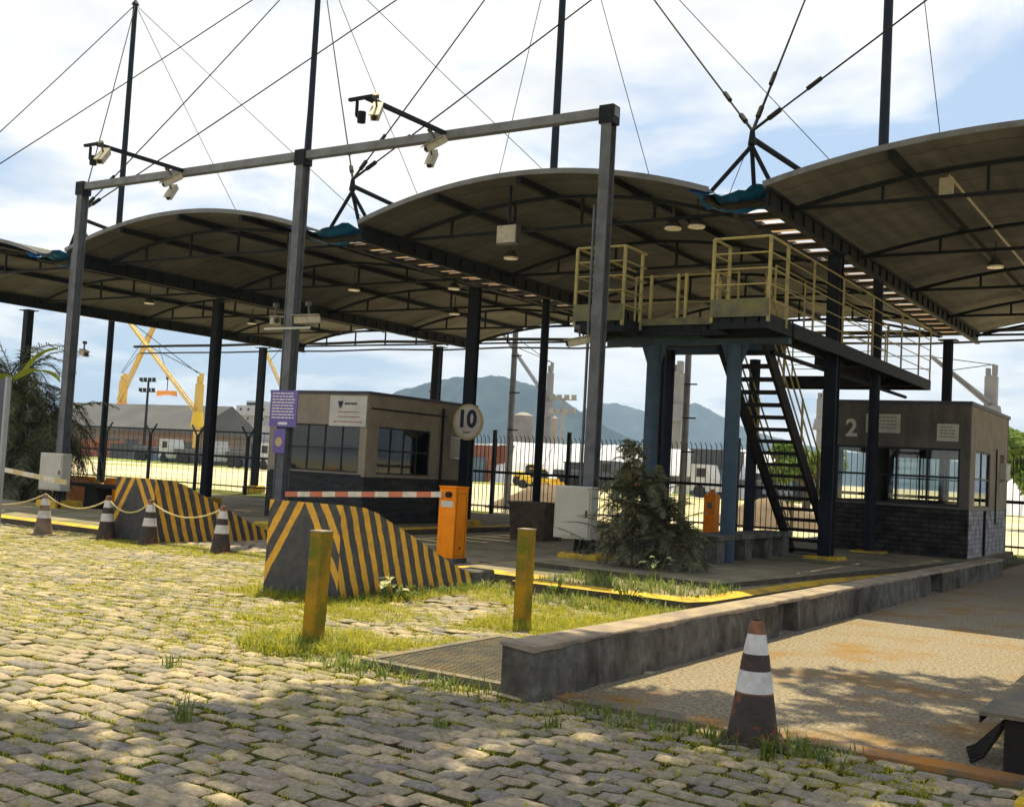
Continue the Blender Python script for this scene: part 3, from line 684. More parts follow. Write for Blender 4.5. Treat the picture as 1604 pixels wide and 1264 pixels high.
# columns
def hcol(b, u, v, z0, z1, w, tw=None):
    tw = tw or w
    b.box(u - w / 2, u + w / 2, v - w / 2, v - w / 2 + .02, z0, z1); b.box(u - w / 2, u + w / 2, v + w / 2 - .02, v + w / 2, z0, z1)
    b.box(u - w / 2 + .03, u + w / 2 - .03, v - w / 2 + .02, v + w / 2 - .02, z0, z1)
def column(u, v, lab, w=.235):
    t = thing('canopy_column', lab, 'column', (u, v, 0), 'dark canopy columns')
    b = MB(); hcol(b, u, v, 0, ZV - .37, w); b.build('shaft', 'navy', t)
    MB().box(u - .32, u + .32, v - .32, v + .32, 0, .28, 0, .03).build('footing', 'kerb_yellow', t)
    MB().box(u - .25, u + .25, v - .2, v + .2, ZV - .37, ZV - .345).build('head_plate', 'navy', t)
column(-6.24, 20.6, 'dark steel column standing at the foot of the staircase', .235)
column(-15.4, 22.0, 'dark steel column carrying the round speed limit sign')
column(-24.4, 22.1, 'dark steel column rising behind the far crash ramp')
column(-33.2, 22.0, 'dark steel column rising behind the palm at the left')
column(-6.75, 33.1, 'dark steel column seen above the roof of the right hand booth')
column(-15.5, 33.0, 'far dark steel column hidden behind the gantry post with the white box')
column(-24.6, 33.0, 'dark steel column seen above the roof of the left hand booth')
column(-33.0, 32.4, 'dark steel column seen between the far crash ramp and the purple sign')
MAST = [(-6.35, 24.0, 'tall dark mast in front of the right hand booth, rising through the roof'), (-15.2, 25.0, 'tall dark mast between the left booth and the dark bush, rising through the roof'),
        (-24.4, 25.3, 'tall dark mast directly behind the middle gantry post'), (-33.3, 25.3, 'tall dark mast nearest the left edge, beside the ship crane')]
MAST2 = [(2.3, 24.5, 'tall dark mast out to the right of the right hand booth'), (-42.2, 25.5, 'tall dark mast far to the left of the palm')]
MT = 17.4
for (u, v, lab) in MAST + MAST2:
    t = thing('cable_mast', lab, 'mast', (u, v, 0), 'tall masts carrying the roof cables')
    b = MB(); b.tube((u, v, 0), (u, v, 8), .11, .11, 14); b.tube((u, v, 8), (u, v, MT), .11, .085, 14); b.build('shaft', 'navy', t)
    MB().box(u - .32, u + .32, v - .32, v + .32, 0, .25, 0, .03).build('footing', 'kerb_yellow', t)
    MB().tube((u, v, MT), (u, v, MT + .15), .14, .05, 12).build('cable_head', 'navy', t)
TU = [2.1, -6.6, -15.1, -23.9, -32.8]
tn = ['far right', 'right', 'middle', 'left', 'far left']
for i, u in enumerate(TU):
    for v, vz, wd, s in ((17.0, 7.12, 'front', 1), (33.6, 7.1, 'back', -1)):
        lab = {0: 'past the right edge', 1: 'left of the right roof', 2: 'left of the middle roof', 3: 'behind left gantry post', 4: 'past the left edge'}[i]
        t = thing('cable_bracket', 'dark cable bracket on the %s of the roofs %s' % (wd, lab), 'bracket', (u, v, ZV), 'cable brackets on the roofs')
        tip = Vector((u, v, vz)); b = MB()
        for du, dv, dz in ((-.85, .35 * s, .18), (.30, .3 * s, .12), (-.1, .5 * s, .0)): b.tube(tip - Vector((0, 0, .12)), (u + du, v + dv, ZV + dz), .038, .038, 8)
        b.tube(tip, (u + .75, v + 2.1 * s, ZV + .45), .05, .045, 8)
        b.build('legs', 'roof_steel', t)
        MB().tube(tip - Vector((0, 0, .1)), tip + Vector((0, 0, .14)), .07, .04, 10).build('clevis', 'roof_steel', t)
masts = [(2.3, 24.5), (-6.35, 24.0), (-15.2, 25.0), (-24.4, 25.3), (-33.3, 25.3), (-42.2, 25.5)]
mdesc = ['mast past right edge', 'mast before right booth', 'mast near speed sign', 'mast behind middle gantry post', 'leftmost mast in view', 'mast past left edge']
tdesc = ['bracket past right edge', 'bracket by right roof', 'bracket by middle roof', 'bracket by left gantry post', 'bracket past left edge']
for i, (u, v) in enumerate(masts):
    for j, tu in enumerate(TU):
        if abs(i - j) > 1: continue
        for tv, zt, wd in ((17.0, 7.25, 'front'), (33.6, 7.2, 'back')):
            A = Vector((tu, tv, zt)); B_ = Vector((u, v, MT))
            if (i, j) in ((0, 0),) and wd == 'back': continue
            if (i, j) == (5, 4) and wd == 'back': continue
            t = thing('stay_cable', 'stay cable, %s, %s to %s' % (wd, tdesc[j], mdesc[i]), 'cable', (tu, tv, zt), 'stay cables')
            b = MB(); b.path(sag(A, B_, .06, 6), .017 if wd == 'front' else .012, 5); b.build('wire', 'cable', t)
            d = (B_ - A).normalized(); b = MB(); b.tube(A, A + d * .36, .025, .025, 6); b.tube(A + d * .35, A + d * .6, .045, .045, 7)
            if wd == 'front': MB().tube(A + d * 1.2, A + d * 1.5, .04, .04, 7).build('cable_clamp', 'cable', t)
            b.build('turnbuckle', 'cable', t)
# service pipes under the back of the roofs
for k, (y, z, lab) in enumerate(((34.8, 6.32, 'upper dark service pipe slung behind the roofs'), (35.2, 6.05, 'lower dark service pipe slung behind the roofs'))):
    b = MB(); x = -44.
    while x < 8: b.tube((x, y, z + .04 * math.sin(x)), (x + 3, y, z + .04 * math.sin(x + 3)), .06 if k == 0 else .035, n=6, cap=False); x += 3
    tag(b.build('service_pipe', 'dark_steel', origin=(-20, y, z)), lab, 'pipe')
# lamps under the roofs
lp = thing('ceiling_lamp', 'x', 'lamp', (0, 0, 0), 'lamps hung under the roofs')
b = MB(); b.tube((0, 0, .12), (0, 0, .5), .02, n=6); b.tube((0, 0, .02), (0, 0, .16), .17, .07, 14); b.build('housing', 'lamp_metal', lp)
MB().tube((0, 0, -.01), (0, 0, .02), .15, .15, 14).build('lens', 'lamp_glass', lp)
LP = [((-8.35, 17.9, 5.95), 'round lamp under the middle roof just left of the right gutter'), ((-19.0, 21.7, 5.9), 'round lamp under the roof left of the middle, right of the purple sign post'), ((-16.2, 22.2, 5.9), 'round lamp by the head of the column with the speed sign'),
      ((-18.9, 26.0, 5.9), 'farthest round lamp under the roof left of the middle'), ((-27.4, 22.1, 5.9), 'unlit round lamp under the leftmost roof'), ((-27.6, 26.5, 5.9), 'farther unlit round lamp under the leftmost roof'),
      ((-3.82, 22.7, 5.9), 'round lamp under the right roof near the right edge'), ((-12.6, 19.2, 5.9), 'round lamp under the middle roof near the big square floodlight'), ((-7.9, 17.9, 5.95), 'twin of the round lamp just left of the right gutter')]
lp.location = LP[0][0]; lp['label'] = LP[0][1]
for p, l_ in LP[1:]: dup(lp, p, None, l_)
t = thing('floodlight', 'square pale floodlight hung under the front of the middle roof', 'floodlight', (-11.2, 17.0, 5.9))
MB().box(-11.42, -10.98, 16.88, 17.02, 5.66, 6.02, 0, .02).build('housing', 'lamp_metal', t); MB().box(-11.40, -11.0, 16.865, 16.88, 5.68, 6.0).build('lens', 'cctv', t)
MB().bar((-11.2, 16.95, 6.02), (-11.2, 16.95, 6.75), .04).build('hanger', 'roof_steel', t)
t = thing('junction_box', 'pale junction box with conduit under the right roof', 'junction box', (-3.75, 17.9, 6.1))
MB().box(-3.85, -3.65, 17.84, 17.94, 6.15, 6.42).build('case', 'cctv', t); MB().path([(-3.75, 17.95, 6.5), (-3.75, 33, 6.5)], .025).build('conduit', 'cctv', t)
# ------------------------------------------------------------------ gantry
GV = 15.73; GU = [-8.56, -15.28, -22.05]; GZ = 7.42
t = thing('gantry', 'tall galvanised three post gantry carrying cameras across the lanes', 'gantry', (GU[1], GV, 0))
GANTRY = t; AL = 2.15
for u in GU:
    b = MB(); w_ = .18
    b.box(u - w_ / 2, u + w_ / 2, GV - .1, GV - .085, 0, GZ - .085); b.box(u - w_ / 2, u + w_ / 2, GV + .085, GV + .1, 0, GZ - .085); b.box(u - .05, u + .02, GV - .085, GV + .085, 0, GZ - .085)
    b.path([(u - .16, GV - .05, .3), (u - .16, GV - .05, 5.9)], .025)
    b.build('post', 'galv', t)
    MB().box(u - .35, u + .35, GV - .35, GV + .35, 0, .3, 0, .03).build('footing', 'kerb_yellow', t)
MB().box(GU[2] - .14, GU[0] + .14, GV - .08, GV + .08, GZ - .08, GZ + .07).build('crossbeam', 'roof_edge', t)
for u in GU: MB().box(u - .13, u + .13, GV - .12, GV + .12, GZ - .2, GZ + .1).build('corner_plate', 'roof_steel', t)
def cctv_proto():
    r = thing('security_camera', 'x', 'camera', (0, 0, 0), 'security cameras')
    b = MB(); b.box(-.06, .06, -.22, .16, -.06, .05, 0, .015); b.build('housing', 'cctv', r)
    MB().box(-.075, .075, -.27, .15, .052, .066).build('sunshield', 'cctv', r)
    MB().tube((0, -.225, -.005), (0, -.245, -.005), .04, n=12).build('lens', 'frame', r)
    b = MB(); b.tube((0, .0, .066), (0, 0, .2), .018, n=6); b.tube((0, 0, .2), (0, 0, .26), .05, n=8); b.build('bracket', 'lamp_metal', r)
    return r
cc = cctv_proto()
def place_cam(p, rz, tilt, lab, first=[True], s=1.):
    if first[0]: o = cc; first[0] = False; o.location = p
    else: o = dup(cc, p)
    o['label'] = lab; o.rotation_euler = (tilt, 0, rz); o.scale = (s, s, s); return o
for u, nmx in ((-11.82, 'right'), (-18.66, 'left')):
    t = MB().bar((u, GV - .08, GZ + .02), (u - .05, GV - AL, GZ + .02), .07, .07).build('camera_arm', 'roof_steel', GANTRY)
    MB().bar((u - .4, GV - AL - .03, GZ + .02), (u + .12, GV - AL - .03, GZ + .02), .06, .05).build('crossbar', 'roof_steel', t)
    b = MB(); b.path([(u - .25, GV - AL, GZ - .01), (u - .25, GV - AL, GZ - .25), (u - .12, GV - AL, GZ - .33)], .03); b.tube((u - .14, GV - AL, GZ - .38), (u - .14, GV - AL, GZ - .2), .07, n=10); b.build('hanger', 'roof_steel', t)
    place_cam((u + .18, GV - AL, GZ - .22), .5, .75, 'small camera hanging at the tip of the %s gantry arm' % nmx, s=1.1)
    place_cam((u + .02, GV - .3, GZ - .22), -.6, .6, 'camera on the gantry beam at the root of the %s arm' % nmx, s=1.1)
    place_cam((u - .18, GV - .15, GZ - .42), .3, .9, 'lowest camera hanging under the gantry beam by the %s arm' % nmx, s=1.0)
place_cam((-21.6, GV, 3.62), 1.2, .2, 'small camera on the side of the left gantry post')
place_cam((-8.82, GV - .1, 3.68), -.9, .25, 'pale camera low on the right gantry post under the walkway', s=1.0)
place_cam((-15.75, GV, 4.2), .9, .1, 'pale camera on the left of the bracket on the middle gantry post', s=1.3)
place_cam((-14.85, GV, 4.2), -.9, .1, 'pale camera on the right of the bracket on the middle gantry post', s=1.3)
tag(MB().box(-15.9, -14.7, GV - .13, GV - .105, 4.0, 4.04).build('camera_bracket', 'white_box', origin=(-15.3, GV, 4.0)), 'white crossbar on the middle gantry post holding two pale cameras', 'bracket')
def cabinet(u, lab, w_=.66, rz=0):
    t = thing('control_cabinet', lab, 'cabinet', (u, 15.5, .5), 'white control cabinets')
    MB().box(u - w_ / 2, u + w_ / 2, 15.38, 15.60, .53, 1.35, 0, .012).build('case', 'white_box', t)
    MB().box(u - w_ / 2 + .03, u + w_ / 2 - .03, 15.362, 15.378, .56, 1.31).build('door', 'white_box', t)
    MB().box(u + w_ / 2 - .09, u + w_ / 2 - .06, 15.35, 15.362, .88, .98).build('handle', 'frame', t)
    b = MB()
    for i in range(6): b.path([(u + .02 + .05 * i, 15.5, .55), (u + .05 * i - .04 * (i % 2), 15.5, .35), (u + .06 * i + .03, 15.45, .16)], .02)
    b.build('cables', 'dark_steel', t)
cabinet(-8.67, 'white control cabinet on the right gantry post beside the dark bush')
cabinet(-21.95, 'white control cabinet on the left gantry post behind the barrier arm', .8)
# ------------------------------------------------------------------ signs on the middle post
t = thing('notice_board', 'purple notice board with white writing on the middle gantry post', 'sign', (-15.2, 15.58, 2.1))
MB().box(-15.56, -14.86, 15.56, 15.585, 2.12, 2.82).build('panel', 'purple_sign', t)
b = MB()
for i in range(9):
    z = 2.76 - i * .058; x = -15.5
    while x < -14.95:
        l_ = R.uniform(.04, .12); b.box(x, min(x + l_, -14.92), 15.552, 15.559, z - .012, z + .012); x += l_ + .02
b.box(-15.32, -15.08, 15.552, 15.559, 2.16, 2.21)
b.build('lettering', 'white_ink', t)
t = thing('small_notice', 'small purple and orange notice under the purple board', 'sign', (-15.3, 15.58, 1.6))
MB().box(-15.42, -15.12, 15.562, 15.585, 1.62, 2.08).build('panel', 'purple_sign', t)
MB().tube((-15.27, 15.562, 1.83), (-15.27, 15.552, 1.83), .09, n=18).build('emblem', 'sign_rim', t)
t = thing('sign_panel', 'tall pale blue edged sign panel cut off by the left edge of the photo', 'sign', (-17.2, 11, 0))
MB().box(-18.05, -17.07, 11.0, 11.05, .45, 2.6).build('panel', 'hull', t); MB().box(-17.07, -17.01, 10.98, 11.06, .0, 2.63).build('edge_frame', 'cladding_pale', t); MB().box(-18.11, -18.05, 10.98, 11.06, .0, 2.63).build('edge_frame', 'cladding_pale', t)
# ------------------------------------------------------------------ booths
def wallx(b, x0, x1, y0, y1, z0, z1, ops, mi=0):
    # wall running along x with openings (xa, xb, za, zb)
    xs = x0
    for (a, c, za, zb) in sorted(ops):
        if a > xs: b.box(xs, a, y0, y1, z0, z1, mi)
        if za > z0: b.box(a, c, y0, y1, z0, za, mi)
        if zb < z1: b.box(a, c, y0, y1, zb, z1, mi)
        xs = c
    if xs < x1: b.box(xs, x1, y0, y1, z0, z1, mi)
def wally(b, x0, x1, y0, y1, z0, z1, ops, mi=0):
    ys = y0
    for (a, c, za, zb) in sorted(ops):
        if a > ys: b.box(x0, x1, ys, a, z0, z1, mi)
        if za > z0: b.box(x0, x1, a, c, z0, za, mi)
        if zb < z1: b.box(x0, x1, a, c, zb, z1, mi)
        ys = c
    if ys < y1: b.box(x0, x1, ys, y1, z0, z1, mi)
def window(t, axis, p, a, c, z0, z1, nc, nr, lab=None, fr=.035):
    # p: plane coordinate of the wall outer face
    b = MB(); g = MB(); d0, d1 = p + .03, p + .07
    if axis == 'x+': d0, d1 = p - .07, p - .03
    def bx(s0, s1, q0, q1):
        if axis[0] == 'y': b.box(s0, s1, d0, d1, q0, q1)
        else: b.box(d0, d1, s0, s1, q0, q1)
    bx(a, c, z0, z0 + fr); bx(a, c, z1 - fr, z1)
    for i in range(nc + 1):
        s = a + (c - a - fr) * i / nc; bx(s, s + fr, z0 + fr, z1 - fr)
    for j in range(1, nr):
        z = z0 + (z1 - z0) * j / nr
        for i in range(nc):
            s0 = a + (c - a - fr) * i / nc + fr; s1 = a + (c - a - fr) * (i + 1) / nc; bx(s0, s1, z - fr / 2, z + fr / 2)
    f = b.build('window', 'frame', t)
    m_ = (d0 + d1) / 2
    if axis[0] == 'y': g.box(a + fr / 2, c - fr / 2, m_ - .004, m_ + .004, z0 + fr / 2, z1 - fr / 2)
    else: g.box(m_ - .004, m_ + .004, a + fr / 2, c - fr / 2, z0 + fr / 2, z1 - fr / 2)
    g.build('pane', 'glass', f)
def booth1():
    u0_, u1, v0, v1, H_ = -18.95, -16.0, 18.99, 23.2, 3.02
    t = thing('control_booth', 'small tan booth with grey base and white notice, left of the orange gate', 'booth', ((u0_ + u1) / 2, v0, 0))
    T_ = .14; zs = 1.2
    fo = [(-18.3, -16.2, 1.27, 2.33)]; so_ = [(19.4, 21.35, 1.27, 2.33), (22.15, 22.75, 1.72, 2.25)]
    bk = [(-18.4, -16.3, 1.2, 2.5)]; lf = [(19.3, 22.8, 1.2, 2.5)]  # unseen back and left openings, enlarged to let more light into the booth
    for (z0, z1, nm, mt) in ((0, zs, 'base_cladding', 'cladding'), (zs, H_, 'wall', 'plaster')):
        b = MB()
        k = zs == z0
        wallx(b, u0_, u1, v0, v0 + T_, z0, z1, fo if k else [])
        wallx(b, u0_, u1, v1 - T_, v1, z0, z1, bk if k else [])
        wally(b, u1 - T_, u1, v0 + T_, v1 - T_, z0, z1, so_ if k else [])
        wally(b, u0_, u0_ + T_, v0 + T_, v1 - T_, z0, z1, lf if k else [])
        b.build(nm, mt, t)
    MB().box(u0_ - .03, u1 + .03, v0 - .03, v1 + .03, H_, H_ + .07).build('roof', 'booth_roof', t)
    MB().box(u0_ + T_, u1 - T_, v0 + T_, v1 - T_, .02, .15).build('floor', 'concrete', t)
    window(t, 'y', v0, -18.3, -16.2, 1.27, 2.33, 4, 2)
    window(t, 'x+', u1, 19.4, 21.35, 1.27, 2.33, 4, 2)
    window(t, 'y', v1 - .1, -18.4, -16.3, 1.2, 2.5, 3, 2)
    b = MB(); b.box(u1 - .12, u1 + .12, 22.17, 22.73, 1.74, 2.23, 0, .02); b.build('air_conditioner', 'white_box', t)
    MB().path([(u1 + .04, 21.75, 0), (u1 + .04, 21.75, 2.9)], .035).build('drain_pipe', 'dark_steel', t); MB().path([(u1 + .03, 19.1, 2.72), (u1 + .03, 21.9, 2.72)], .02).build('conduit', 'dark_steel', t)
    MB().box(-17.3, -16.7, 20.2, 20.8, .9, 1.0).box(-17.25, -16.9, 20.3, 20.4, 1.0, 1.45).build('desk_and_screen', 'white_box', t)
    MB().box(u0_ + .1, u1 - .1, v0 - .02, v0 - .004, 1.19, 1.24).build('sill', 'frame', t)
    MB().box(-17.15, -16.95, v0 + .08, v0 + .085, 1.62, 1.86).build('posted_paper', 'white_sign', t); MB().box(-18.0, -17.75, v0 + .08, v0 + .085, 1.34, 1.5).build('posted_paper', 'white_sign', t)
    MB().box(u1 - .09, u1 - .085, 20.1, 20.4, 1.6, 1.85).build('posted_paper', 'white_sign', t)
    MB().box(-18.1, -17.7, 21.2, 21.6, .15, 1.5).build('filing_cabinet', 'galv', t)
    MB().box(u0_ + .02, u1 - .02, v0 - .012, v0 - .003, .55, .575).build('cladding_joint', 'frame', t); MB().box(u0_ + .02, u1 - .02, v0 - .012, v0 - .003, .88, .9).build('cladding_joint', 'frame', t)
    MB().box(u1 + .003, u1 + .012, v0 + .02, v1, .55, .575).build('cladding_joint', 'frame', t); MB().box(u1 + .003, u1 + .012, v0 + .02, v1, .88, .9).build('cladding_joint', 'frame', t)
    n = tag(MB().box(-17.1, -16.02, v0 - .03, v0 - .012, 2.3, 2.98).build('wall_notice', 'white_sign', origin=(-16.5, v0, 2.3)), 'white notice with dark emblem and small lines of writing high on the left booth', 'sign')
    b = MB(); y = v0 - .034
    b.add([(-16.86, y, 2.86), (-16.70, y, 2.86), (-16.72, y, 2.78), (-16.78, y, 2.68), (-16.84, y, 2.78)], [(0, 4, 3, 2, 1)])
    x = -16.66
    for l_ in (.05, .04, .045, .03, .05, .04, .03): b.box(x, x + l_, y, y + .003, 2.78, 2.83); x += l_ + .012
    b.build('emblem', 'ink', n)
    for z, wd in ((2.62, .6), (2.51, .62), (2.40, .84)):
        b = MB(); x = -16.54 - wd / 2
        while x < -16.54 + wd / 2: l_ = R.uniform(.04, .1); b.box(x, x + l_, y, y + .003, z - .012, z + .012); x += l_ + .02
        b.build('text_line', 'red_ink', n)
booth1()
def booth2():
    u0_, u1, v0, v1, H_ = -7.45, -4.5, 24.45, 29.2, 3.38
    t = thing('control_booth', 'brown rendered booth with dark brick base numbered 2, behind the staircase at right', 'booth', ((u0_ + u1) / 2, v0, 0))
    T_ = .14; zs = 1.22
    fo = [(-7.25, -4.68, 1.27, 2.47)]; so_ = [(25.1, 26.9, 1.27, 2.47), (28.1, 28.7, 1.9, 2.5)]
    bk = [(-7.2, -5.2, 1.3, 2.4)]; lf = [(25.2, 28.0, 1.3, 2.4)]
    for (z0, z1, nm, mt) in ((0, zs, 'base', 'brick_dark'), (zs, H_, 'wall', 'plaster_shaded')):
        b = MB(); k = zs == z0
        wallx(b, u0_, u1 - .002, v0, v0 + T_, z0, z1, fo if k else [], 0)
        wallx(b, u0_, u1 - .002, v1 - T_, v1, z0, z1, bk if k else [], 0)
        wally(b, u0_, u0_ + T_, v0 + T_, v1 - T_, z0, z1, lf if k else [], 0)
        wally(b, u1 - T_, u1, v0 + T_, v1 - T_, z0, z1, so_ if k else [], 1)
        b.build(nm, [mt, 'brick_lit' if z0 == 0 else 'plaster'], t)  # right wall takes the paler copies, its brighter light put into the colour
    MB().box(u0_ - .02, u1 + .03, v0 - .02, v1 + .05, H_, H_ + .08).build('roof', 'booth_roof', t)
    MB().box(u0_ + T_, u1 - T_, v0 + T_, v1 - T_, .02, .2).build('floor', 'concrete', t)
    window(t, 'y', v0, -7.25, -4.68, 1.27, 2.47, 4, 2, fr=.045)
    window(t, 'x+', u1, 25.1, 26.9, 1.27, 2.47, 2, 2)
    window(t, 'y', v1 - .1, -7.2, -5.2, 1.3, 2.4, 3, 2)
    MB().box(u1 - .1, u1 + .14, 28.1, 28.7, 1.92, 2.3, 0, .02).build('air_conditioner', 'white_box', t)
    MB().path([(u1 + .03, 26.2, .2), (u1 + .03, 26.2, 1.2)], .03).build('drain_pipe', 'dark_steel', t); MB().path([(u1 + .03, 27.5, .9), (u1 + .03, 27.5, 2.6)], .018).build('conduit', 'dark_steel', t)
    text('2', .52, (-6.93, v0 - .012, 2.83), math.pi / 2, 0, 'white_sign', 'number', t, .004, .012)
    y = v0 - .02
    for (a, c, z0, z1, lab) in ((-6.62, -5.9, 2.76, 3.16, 'white notice with lines of writing beside the number 2'), (-5.15, -4.72, 2.62, 2.98, 'smaller grey notice near the corner of the right booth')):
        n = tag(MB().box(a, c, y - .01, y + .008, z0, z1).build('wall_notice', 'white_box', origin=(a, y, z0)), lab, 'sign', 'notices on the right booth')
        b = MB()
        for i in range(4):
            z = z1 - .07 - i * (z1 - z0 - .1) / 4; x = a + .06
            while x < c - .12: l_ = R.uniform(.03, .08); b.box(x, x + l_, y - .015, y - .0105, z - .012, z + .012); x += l_ + .018
        b.build('lettering', 'grey_ink', n)
booth2()
# speed sign
t = thing('speed_sign', 'round white sign with a black 10 on the dark column', 'sign', (-15.25, 21.78, 2.6))
MB().tube((-15.25, 21.80, 2.6), (-15.25, 21.765, 2.6), .43, .43, 40).build('disc', 'sign_rim', t)
MB().tube((-15.25, 21.765, 2.6), (-15.25, 21.758, 2.6), .37, .37, 40).build('face', 'white_sign', t)
text('10', .56, (-15.27, 21.753, 2.66), math.pi / 2, 0, 'ink', 'number', t, .003, .022)
text('km/h', .1, (-15.25, 21.753, 2.36), math.pi / 2, 0, 'grey_ink', 'unit', t, .003, .002)
# ------------------------------------------------------------------ catwalk
def catwalk():
    t = thing('inspection_catwalk', 'raised steel inspection catwalk with yellow railings on blue columns and a steep staircase', 'catwalk', (-7.6, 17.5, 0))
    ZD = 4.12
    for u, v, r in ((-6.93, 17.5, .125), (-8.4, 17.5, .125), (-7.42, 19.75, .10), (-8.4, 18.15, .09)):
        MB().tube((u, v, .1), (u, v, ZD - .3), r, r, 20).build('column', 'blue_steel' if v < 18 else 'navy', t)
    for u, v in ((-6.93, 17.5), (-8.4, 17.5)):
        for s in (-1, 1):
            b = MB(); b.add([(u + s * .13, v - .02, ZD - .6), (u + s * .13, v + .02, ZD - .6), (u + s * .13, v - .02, ZD - .3), (u + s * .13, v + .02, ZD - .3), (u + s * .24, v - .02, ZD - .3), (u + s * .24, v + .02, ZD - .3)],
                  [(0, 2, 4), (5, 3, 1), (0, 4, 5, 1), (2, 3, 5, 4), (0, 1, 3, 2)])
            b.build('gusset', 'blue_steel', t)
    b = MB()
    b.bar((-9.3, 17.5, ZD - .2), (-6.0, 17.5, ZD - .2), .14, .2); b.bar((-9.3, 19.0, ZD - .2), (-6.6, 19.0, ZD - .2), .12, .16)
    b.build('crossbeam', 'blue_steel', t)
    def slab(u0_, u1, v0, v1, nm='deck'):
        b = MB(); n = max(2, int((v1 - v0) / .1))
        for i in range(n):
            y = v0 + (v1 - v0) * i / n; b.box(u0_ + .06, u1 - .06, y, y + (v1 - v0) / n * .8, ZD - .03, ZD)
        for x in np.arange(u0_ + .1, u1 - .05, .22): b.box(x, x + .03, v0, v1, ZD - .1, ZD - .032)
        b.build(nm, 'deck', t)
        b = MB(); h = .2
        b.box(u0_, u0_ + .05, v0, v1, ZD - h, ZD + .03); b.box(u1 - .05, u1, v0, v1, ZD - h, ZD + .03)
        b.box(u0_ + .05, u1 - .05, v0, v0 + .05, ZD - h, ZD + .03); b.box(u0_ + .05, u1 - .05, v1 - .05, v1, ZD - h, ZD + .03)
        b.build('edge_beam', 'roof_steel', t)
    slab(-9.34, -8.44, 16.3, 16.98); slab(-6.87, -5.95, 16.3, 16.98)
    slab(-9.34, -7.34, 16.99, 18.5); slab(-7.33, -5.95, 16.99, 17.45); slab(-6.42, -5.93, 17.46, 21.9); slab(-7.0, -5.93, 21.91, 26.2); slab(-9.3, -5.93, 26.21, 27.3)
    def railing(pts, posts, z0=ZD, h=1.22, nr=5, toe=False, r=.02, nm='railing'):
        b = MB()
        for k in range(1, nr + 1):
            z = z0 + h * k / nr
            for p, q in zip(pts[:-1], pts[1:]): b.tube((*p, z), (*q, z), r * (1.15 if k == nr else .75), n=7)
        for p in posts: b.bar((*p, z0 - .1), (*p, z0 + h), r * 2.3, r * 2.3)
        f = b.build(nm, 'rail_yellow', t)
        if toe:
            b = MB()
            for p, q in zip(pts[:-1], pts[1:]): b.bar((*p, z0 + .12), (*q, z0 + .12), .012, .3)
            b.build('toe_board', 'toe_board', f)
    railing([(-8.44, 17.1), (-8.44, 16.3), (-9.34, 16.3), (-9.34, 18.5)], [(-8.44, 16.3), (-9.34, 16.3), (-8.44, 16.95), (-9.34, 17.4)], toe=False)
    railing([(-5.95, 17.2), (-5.95, 16.3), (-6.87, 16.3), (-6.87, 16.98)], [(-5.95, 16.3), (-6.87, 16.3), (-5.95, 17.1), (-6.87, 16.95)])
    MB().box(-9.36, -8.42, 16.27, 16.295, ZD - .02, ZD + .26).build('toe_board', 'toe_board', t); MB().box(-6.89, -5.93, 16.27, 16.295, ZD - .02, ZD + .26).build('toe_board', 'toe_board', t); MB().box(-8.42, -6.89, 16.97, 16.985, ZD - .02, ZD + .1).build('toe_board', 'toe_board', t)
    railing([(-5.95, 17.2), (-5.95, 27.28)], [(-5.95, y) for y in (18.45, 20.17, 22.2, 24.5, 26.1, 27.25)], r=.0135, nr=5)
    railing([(-6.68, 18.6), (-6.68, 26.2), (-9.28, 26.24)], [(-6.68, y) for y in (18.6, 20.2, 21.8, 24.6, 26.2)] + [(-8, 26.24), (-9.28, 26.24)], r=.012, nr=4)
    railing([(-5.97, 27.27), (-9.28, 27.27)], [(-7, 27.27), (-8.1, 27.27), (-9.27, 27.27)], r=.013, nr=4)
    for p in ((-7.8, 17.05), (-7.66, 17.05), (-7.1, 17.05), (-8.3, 17.05), (-8.42, 18.4)): MB().bar((*p, ZD), (*p, ZD + .85), .045).build('railing_post', 'rail_yellow', t)
    b = MB(); b.tube((-9.3, 18.46, ZD + 1.1), (-7.3, 18.46, ZD + 1.1), .018, n=6); b.bar((-9.3, 18.46, ZD), (-9.3, 18.46, ZD + 1.1), .03); b.bar((-7.3, 18.46, ZD), (-7.3, 18.46, ZD + 1.1), .03); b.tube((-9.3, 18.46, ZD + .6), (-7.3, 18.46, ZD + .6), .014, n=6)
    b.build('railing', 'rail_yellow', t)
    # staircase
    a0, a1 = -7.27, -6.47; T0 = Vector((0, 17.5, ZD - .08)); T1 = Vector((0, 21.8, .2))
    b = MB()
    for x in (a0, a1): b.bar((x, T0.y, T0.z), (x, T1.y, T1.z), .06, .26)
    st = b.build('staircase', 'dark_steel', t)
    n = 19
    b = MB()
    for i in range(n):
        f = (i + .5) / n; y = T0.y + (T1.y - T0.y) * f; z = T0.z + (T1.z - T0.z) * f
        b.box(a0 + .03, a1 - .03, y - .11, y + .13, z - .045, z + .015)
    b.build('treads', 'dark_steel', st)
    b = MB()
    for x in (a0 - .01, a1 + .01):
        for hh in (.35, .65, .95): b.tube((x, T0.y, T0.z + hh), (x, T1.y, T1.z + hh), .018, n=6)
        for f in (.02, .25, .5, .75, .98):
            y = T0.y + (T1.y - T0.y) * f; z = T0.z + (T1.z - T0.z) * f; b.bar((x, y, z), (x, y, z + .97), .035)
    b.build('handrail', 'rail_yellow', st)
    b = MB(); b.path([(-6.4, 26.9, ZD - .4), (-6.4, 17.8, ZD - .4)], .04); b.build('conduit', 'dark_steel', t)
catwalk()
